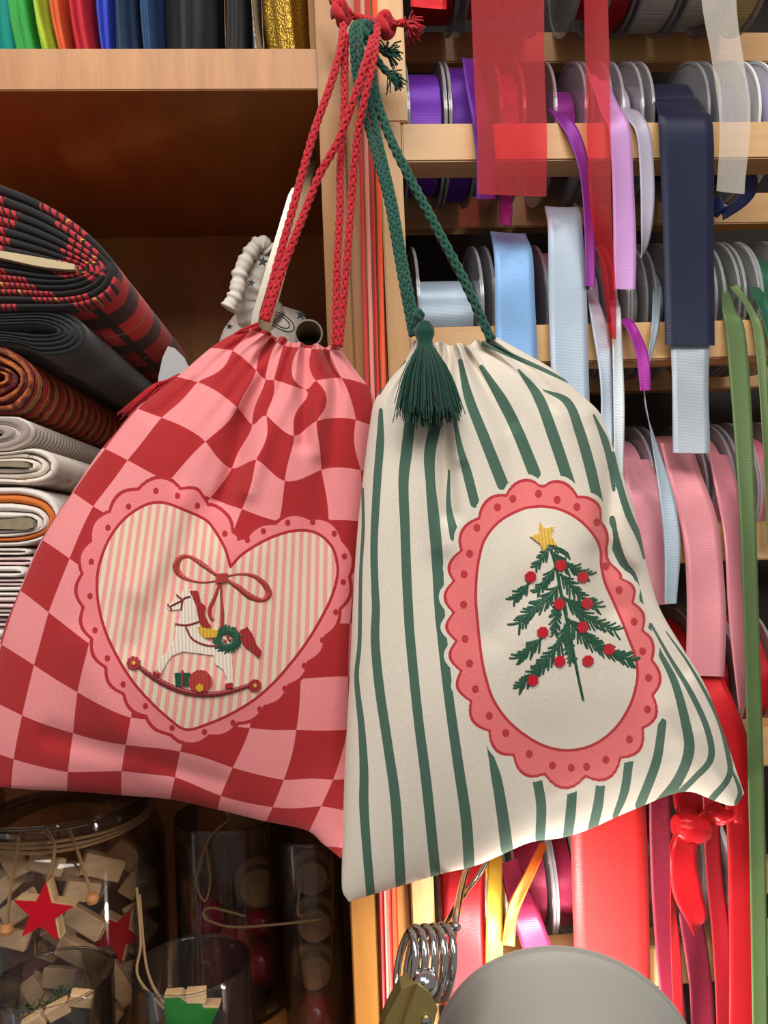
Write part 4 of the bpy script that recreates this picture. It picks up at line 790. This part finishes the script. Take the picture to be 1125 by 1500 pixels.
def chip(px, py, Y0, s, rot, cen, rad, zlo, label='pale cut wood piece inside the tall twine tied jar', grp='wood pieces in the tall jar'):
    """a bevelled block near the pixel, inside the glass and clear of the blocks already there"""
    for k in range(160):
        f = 1-.002*k; j = min(1, k/60); bm = bmesh.new(); bmesh.ops.create_cube(bm, size=1); bmesh.ops.scale(bm, vec=[q*f for q in s], verts=bm.verts)
        bmesh.ops.bevel(bm, geom=bm.edges[:], offset=.0012, segments=1, affect='EDGES')
        r_ = [q+random.gauss(0, .35*j) for q in rot]; bmesh.ops.rotate(bm, verts=bm.verts, cent=(0, 0, 0), matrix=Matrix.Rotation(r_[0], 3, 'X')@Matrix.Rotation(r_[1], 3, 'Y')@Matrix.Rotation(r_[2], 3, 'Z'))
        bmesh.ops.translate(bm, verts=bm.verts, vec=P(px+random.gauss(0, 14*j), py+random.gauss(0, 14*j), Y0+abs(random.gauss(0, .03*j))))
        V_ = [v.co.copy() for v in bm.verts]; F_ = [tuple(v.index for v in q.verts) for q in bm.faces]
        bm.verts.index_update(); F_ = [tuple(v.index for v in q.verts) for q in bm.faces]
        ok = all(math.hypot(v.x-cen.x, v.y-cen.y) < (rad if v.z < cA.z-.045 else rad*.8) for v in V_) and min(v.z for v in V_) > zlo
        t_ = BVHTree.FromPolygons(V_, F_) if ok else None
        if ok and not any(t_.overlap(q) for q in PLACED): break
        ok = False; bm.free()
    if not ok: print('chip not placed', px, py); return None
    PLACED.append(t_); me = bpy.data.meshes.new('wood_chip'); bm.to_mesh(me); bm.free(); me.materials.append(CHIP); o = bpy.data.objects.new('wood_chip', me); COL.objects.link(o); return setp(o, label, 'wood piece', grp)
for x, y, r_, Y, rot, m_, lab in ((62, 1338, 46, .078, .1, GLRED, 'glossy red star ornament with pale wooden sides hanging on twine'), (172, 1370, 42, .158, .5, GLRED, 'dull red wooden star inside the tall jar'), (36, 1412, 40, .16, .3, plain('brown_star', (104, 62, 52), .8), 'flat brown star among the wood chips')):
    st_ = thing('star_ornament', P(x, y+30, Y), lab, 'ornament', 'star ornaments'); pl = starpoly(x, y, r_, rot)
    plate('wooden_body', [(a+4, b-2) for a, b in pl], Y+.0015, .012, CHIP, parent=st_); plate('glazed_face', pl, Y, .0015, m_, parent=st_)
    if x != 62: PLACED += [solid(q) for q in st_.children]
spots = [(185, 1250), (70, 1262), (150, 1268), (205, 1262), (180, 1285), (212, 1300), (208, 1330), (120, 1300), (125, 1350), (60, 1405), (115, 1395), (90, 1432), (206, 1415), (175, 1440), (25, 1260), (10, 1290), (30, 1330), (10, 1370), (20, 1450), (150, 1310), (215, 1370), (205, 1450), (130, 1440), (100, 1265), (40, 1290), (90, 1370), (140, 1400), (60, 1460), (110, 1480), (160, 1490), (30, 1495), (90, 1515)]
for i, (x, y) in enumerate(spots):
    dx_ = min(.07, abs(P(x, y, .15).x-cA.x)); y0_ = .194-math.sqrt(max(.0001, .072**2-dx_**2))
    if min(math.hypot(x-174, y-1370), math.hypot(x-36, y-1412)) < 44: y0_ = max(y0_, .178)
    chip(x, y, y0_, (random.uniform(.028, .042), .012, random.uniform(.016, .021)), (random.uniform(-.4, .4), random.uniform(-1.2, 1.2), random.uniform(-.4, .4)), Vector((cA.x, .19, 0)), .0922, zb+.003)
for x, y in ((10, 1362), (135, 1316)): setp(lathe('wooden_bead', [(.0005, -.0055), (.004, -.004), (.0056, 0), (.004, .004), (.0005, .0055)], P(x, y, .089 if x < 50 else .089), (0, 0, 1), plain('bead_wood', (190, 130, 80), .6), None, 16), 'small wooden bead on twine beside the glossy red star' if x > 50 else 'small wooden bead at the outer twine end of the tall jar', 'bead', 'beads on twine')
def bauble(c):
    e = thing('red_bauble', c-Vector((0, 0, .019)), 'shiny dark red bauble in the dim corner behind the low jars', 'bauble', 'red baubles'); R_ = .019
    lathe('ball', [(max(.0004, R_*math.sin(a)), -R_*math.cos(a)) for a in np.linspace(0, math.pi, 15)], c, (0, 0, 1), DKRED, e, 28)
    ca = Vector((cB.x-c.x, .2-c.y, .004)) if (c.x-cB.x)**2+(c.y-.2)**2 < .05**2 else Vector((0, 0, 1)); ca.normalize()      # metal caps turned to the middle of the jar
    lathe('cap', [(.0005, .0215), (.0035, .0215), (.004, .0175), (.0005, .017)], c, ca, STEEL, e, 14)
for k in range(3):                       # three settled rings of three, one more on top
    for q_ in range(3): a = math.radians(270+120*q_+60*k); bauble(Vector((cB.x+.0305*math.cos(a), .2+.0305*math.sin(a), zb+.0214+.0231*k)))
a = math.radians(210); bauble(Vector((cB.x+.0305*math.cos(a), .2+.0305*math.sin(a), zb+.0214+.0231*3+.0))); bauble(Vector((cE.x, .13, zb+.0214)))
for c, r_, ax, lab in ((Vector((cB.x+.0255, .204, zb+.1125)), .0205, (.05, -1, .08), 'large mushroom shaped cork stopper with its stem toward the front'), (Vector((cE.x-.002, .134, zb+.0645)), .0165, (.05, -1, .0), 'small cork stopper low in the slim jar'),
        (Vector((cE.x+.001, .134, zb+.1065)), .0168, (-.06, -1, .0), 'round cork stopper in the middle of the slim jar'), (Vector((cE.x-.001, .134, zb+.1485)), .0165, (0, -1, .04), 'cork stopper lying highest in the slim jar')):
    e = thing('cork_stopper', c-Vector((0, 0, r_*1.25)), lab, 'cork', 'cork stoppers')
    lathe('cap', [(.0005, -.012), (r_*.8, -.012), (r_*1.22, -.006), (r_*1.25, .0), (r_*1.1, .003), (.0005, .003)], c, ax, CORKW, e, 30); lathe('stem', [(.0005, .002), (r_*.92, .002), (r_*.95, .012), (r_*.88, .0155), (.0005, .0155)], c, ax, CORKW, e, 30)
JL = ['jute string with a narrow upright loop against the bauble jar', 'long jute string running sideways past the bauble jar', 'short jute string below the large cork stopper', 'jute string falling into the low jar to the green tree', 'second jute string beside the one reaching the green tree']
for pl in (((336, 1200, .141), (306, 1230, .142), (288, 1290, .146), (300, 1320, .142), (308, 1290, .141), (302, 1240, .142)), ((360, 1342, .140), (308, 1330, .141), (300, 1345, .141), (340, 1358, .139), (410, 1354, .106), (470, 1347, .096)), ((440, 1296, .1), (436, 1336, .1), (444, 1342, .099)), ((200, 1300, .06), (206, 1380, .05), (202, 1430, .03), (240, 1478, .02)), ((204, 1310, .06), (212, 1400, .05), (222, 1440, .03), (240, 1470, .02))):
    setp(tube('jute_string', [P(*p) for p in pl], .0011, TWINE, None, 5, 50), JL.pop(0), 'string', 'jute strings')
gt = thing('tree_ornament', P(280, 1500, .03), 'green glazed wooden tree ornament standing in the low jar', 'ornament'); gpl = [(238, 1464), (262, 1462), (272, 1470), (294, 1470), (298, 1478), (320, 1478), (312, 1494), (296, 1530), (248, 1530)]
plate('glazed_face', gpl, .022, .0015, GLGRN, parent=gt); plate('wooden_body', [(a+2, b-5) for a, b in gpl], .0236, .01, CHIP, parent=gt); plate('wooden_trunk', [(272, 1454), (300, 1452), (300, 1470), (274, 1472)], .022, .008, CHIP, parent=gt)
FIR = plain('fir_green', (58, 72, 44), .7); fs = thing('fir_sprig', P(60, 1520, .05), 'dark green fir sprig lying in the low open jar', 'sprig')
V, Fc = [], []
for i in range(70):
    t = i/69; c = P(20+95*t, 1492-34*t, .05); d = Vector((random.gauss(.3, .4), random.gauss(0, .5), random.gauss(.25, .5))).normalized()*.013; tubegeo([c, c+d], .0006, 4, V, Fc)
o = mesh('needles', V, Fc, FIR, fs); o['kind'] = 'stuff'; tube('twig', [P(10, 1496, .05), P(60, 1478, .05), P(118, 1456, .05)], .0013, CORKW, fs, 6, 12)
for x, y, r_ in ((50, 1497, -.5), (86, 1478, -.4), (120, 1462, .3)): chip(x, y, .03, (.018, .009, .011), (.2, r_, .1), Vector((cC.x, .047, 0)), .0435, zb+.003, 'squared pale wood block in the low open jar', 'wood blocks in the low jar')
# ================================================================ clamp lamp
lp = thing('clamp_lamp', P(640, 1480, -.1), 'grey clamp lamp with dome shade, chrome spring wire and brass coloured bracket', 'lamp')
SHADE = plain('grey_enamel', (158, 156, 150), .45, .03, 30, 0, 0, .4); INNER = plain('white_enamel', (235, 232, 226), .5, .02, 30, 0); BRASS = plain('olive_brass', (176, 158, 100), .35, .06, 60, .05, .75)
oc_ = P(826, 1568, -.07); ax = Vector((.22, 1, .12)).normalized(); R_ = .088
pr = [(.012, -.118), (.03, -.112), (.047, -.094), (.064, -.066), (.076, -.036), (.0835, -.008), (R_, -.004), (R_, 0)]
lathe('shade', pr+[(a-.0012, s) for a, s in pr[::-1]], oc_, ax, SHADE, lp, 72, True)
lathe('shade_lip', [(R_+.0012*math.cos(a), .0012*math.sin(a)) for a in np.linspace(0, 6.28, 9)[:-1]], oc_, ax, SHADE, lp, 72, True)
BULB, bn, bb = nodes('lamp_bulb'); bb.inputs['Base Color'].default_value = (1, .95, .85, 1); bb.inputs['Emission Color'].default_value = (1, .93, .82, 1); bb.inputs['Emission Strength'].default_value = 6
lathe('bulb', [(.0005, -.022), (.016, -.03), (.022, -.045), (.018, -.062), (.012, -.08), (.012, -.108)], oc_, ax, BULB, lp, 28)
sl = bpy.data.lights.new('clamp_lamp_offscreen', 'POINT'); sl.energy = 3.2; sl.shadow_soft_size = .02; sl.color = (1, .95, .88); so_ = bpy.data.objects.new('clamp_lamp_offscreen', sl); COL.objects.link(so_); so_.location = oc_-ax*.012
# coiled wire
w0 = [P(*p) for p in ((738, 1100, -.004), (734, 1180, -.014), (712, 1262, -.016), (680, 1310, -.03), (645, 1368, -.095))]; tube('wire_arm', w0, .0021, CHROME, lp, 10, 20)
tube('wire_arm', [P(*p) for p in ((706, 1100, -.004), (700, 1180, -.014), (688, 1250, -.02), (676, 1300, -.05), (664, 1370, -.1), (652, 1455, -.115))], .0026, CHROME, lp, 10, 24)
cc_ = P(624, 1412, -.105); cax = Vector((1, .25, -.12)).normalized(); u_ = Vector((0, 0, 1)); u_ = (u_-cax*u_.dot(cax)).normalized(); v_ = cax.cross(u_)
tube('spring_coil', [cc_+cax*(-.016+.032*t/150)+(u_*math.cos(t*.21)*1.3+v_*math.sin(t*.21))*.0165+Vector((.0035*math.cos(t*.21), 0, 0)) for t in range(151)], .0024, CHROME, lp, 10)
lathe('ball_joint', [(max(.0004, .0085*math.sin(a)), -.0085*math.cos(a)) for a in np.linspace(0, math.pi, 13)], P(622, 1440, -.125), (0, 0, 1), CHROME, lp, 24)
plate('bracket', [(612, 1442), (628, 1454), (641, 1478), (634, 1510), (620, 1560), (590, 1560), (592, 1500)], -.14, .003, BRASS, parent=lp); plate('bracket', [(588, 1450), (612, 1440), (600, 1478), (592, 1560), (545, 1560), (566, 1490)], -.132, .014, BRASS, parent=lp)
lathe('screw', [(.0005, .003), (.0028, .002), (.003, 0), (.0005, 0)], P(624, 1495, -.1405), (0, -1, 0), CHROME, lp, 18)
tube('shade_stem', [P(612, 1520, -.125), P(660, 1545, -.15), oc_-ax*.11], .004, CHROME, lp, 10, 12)
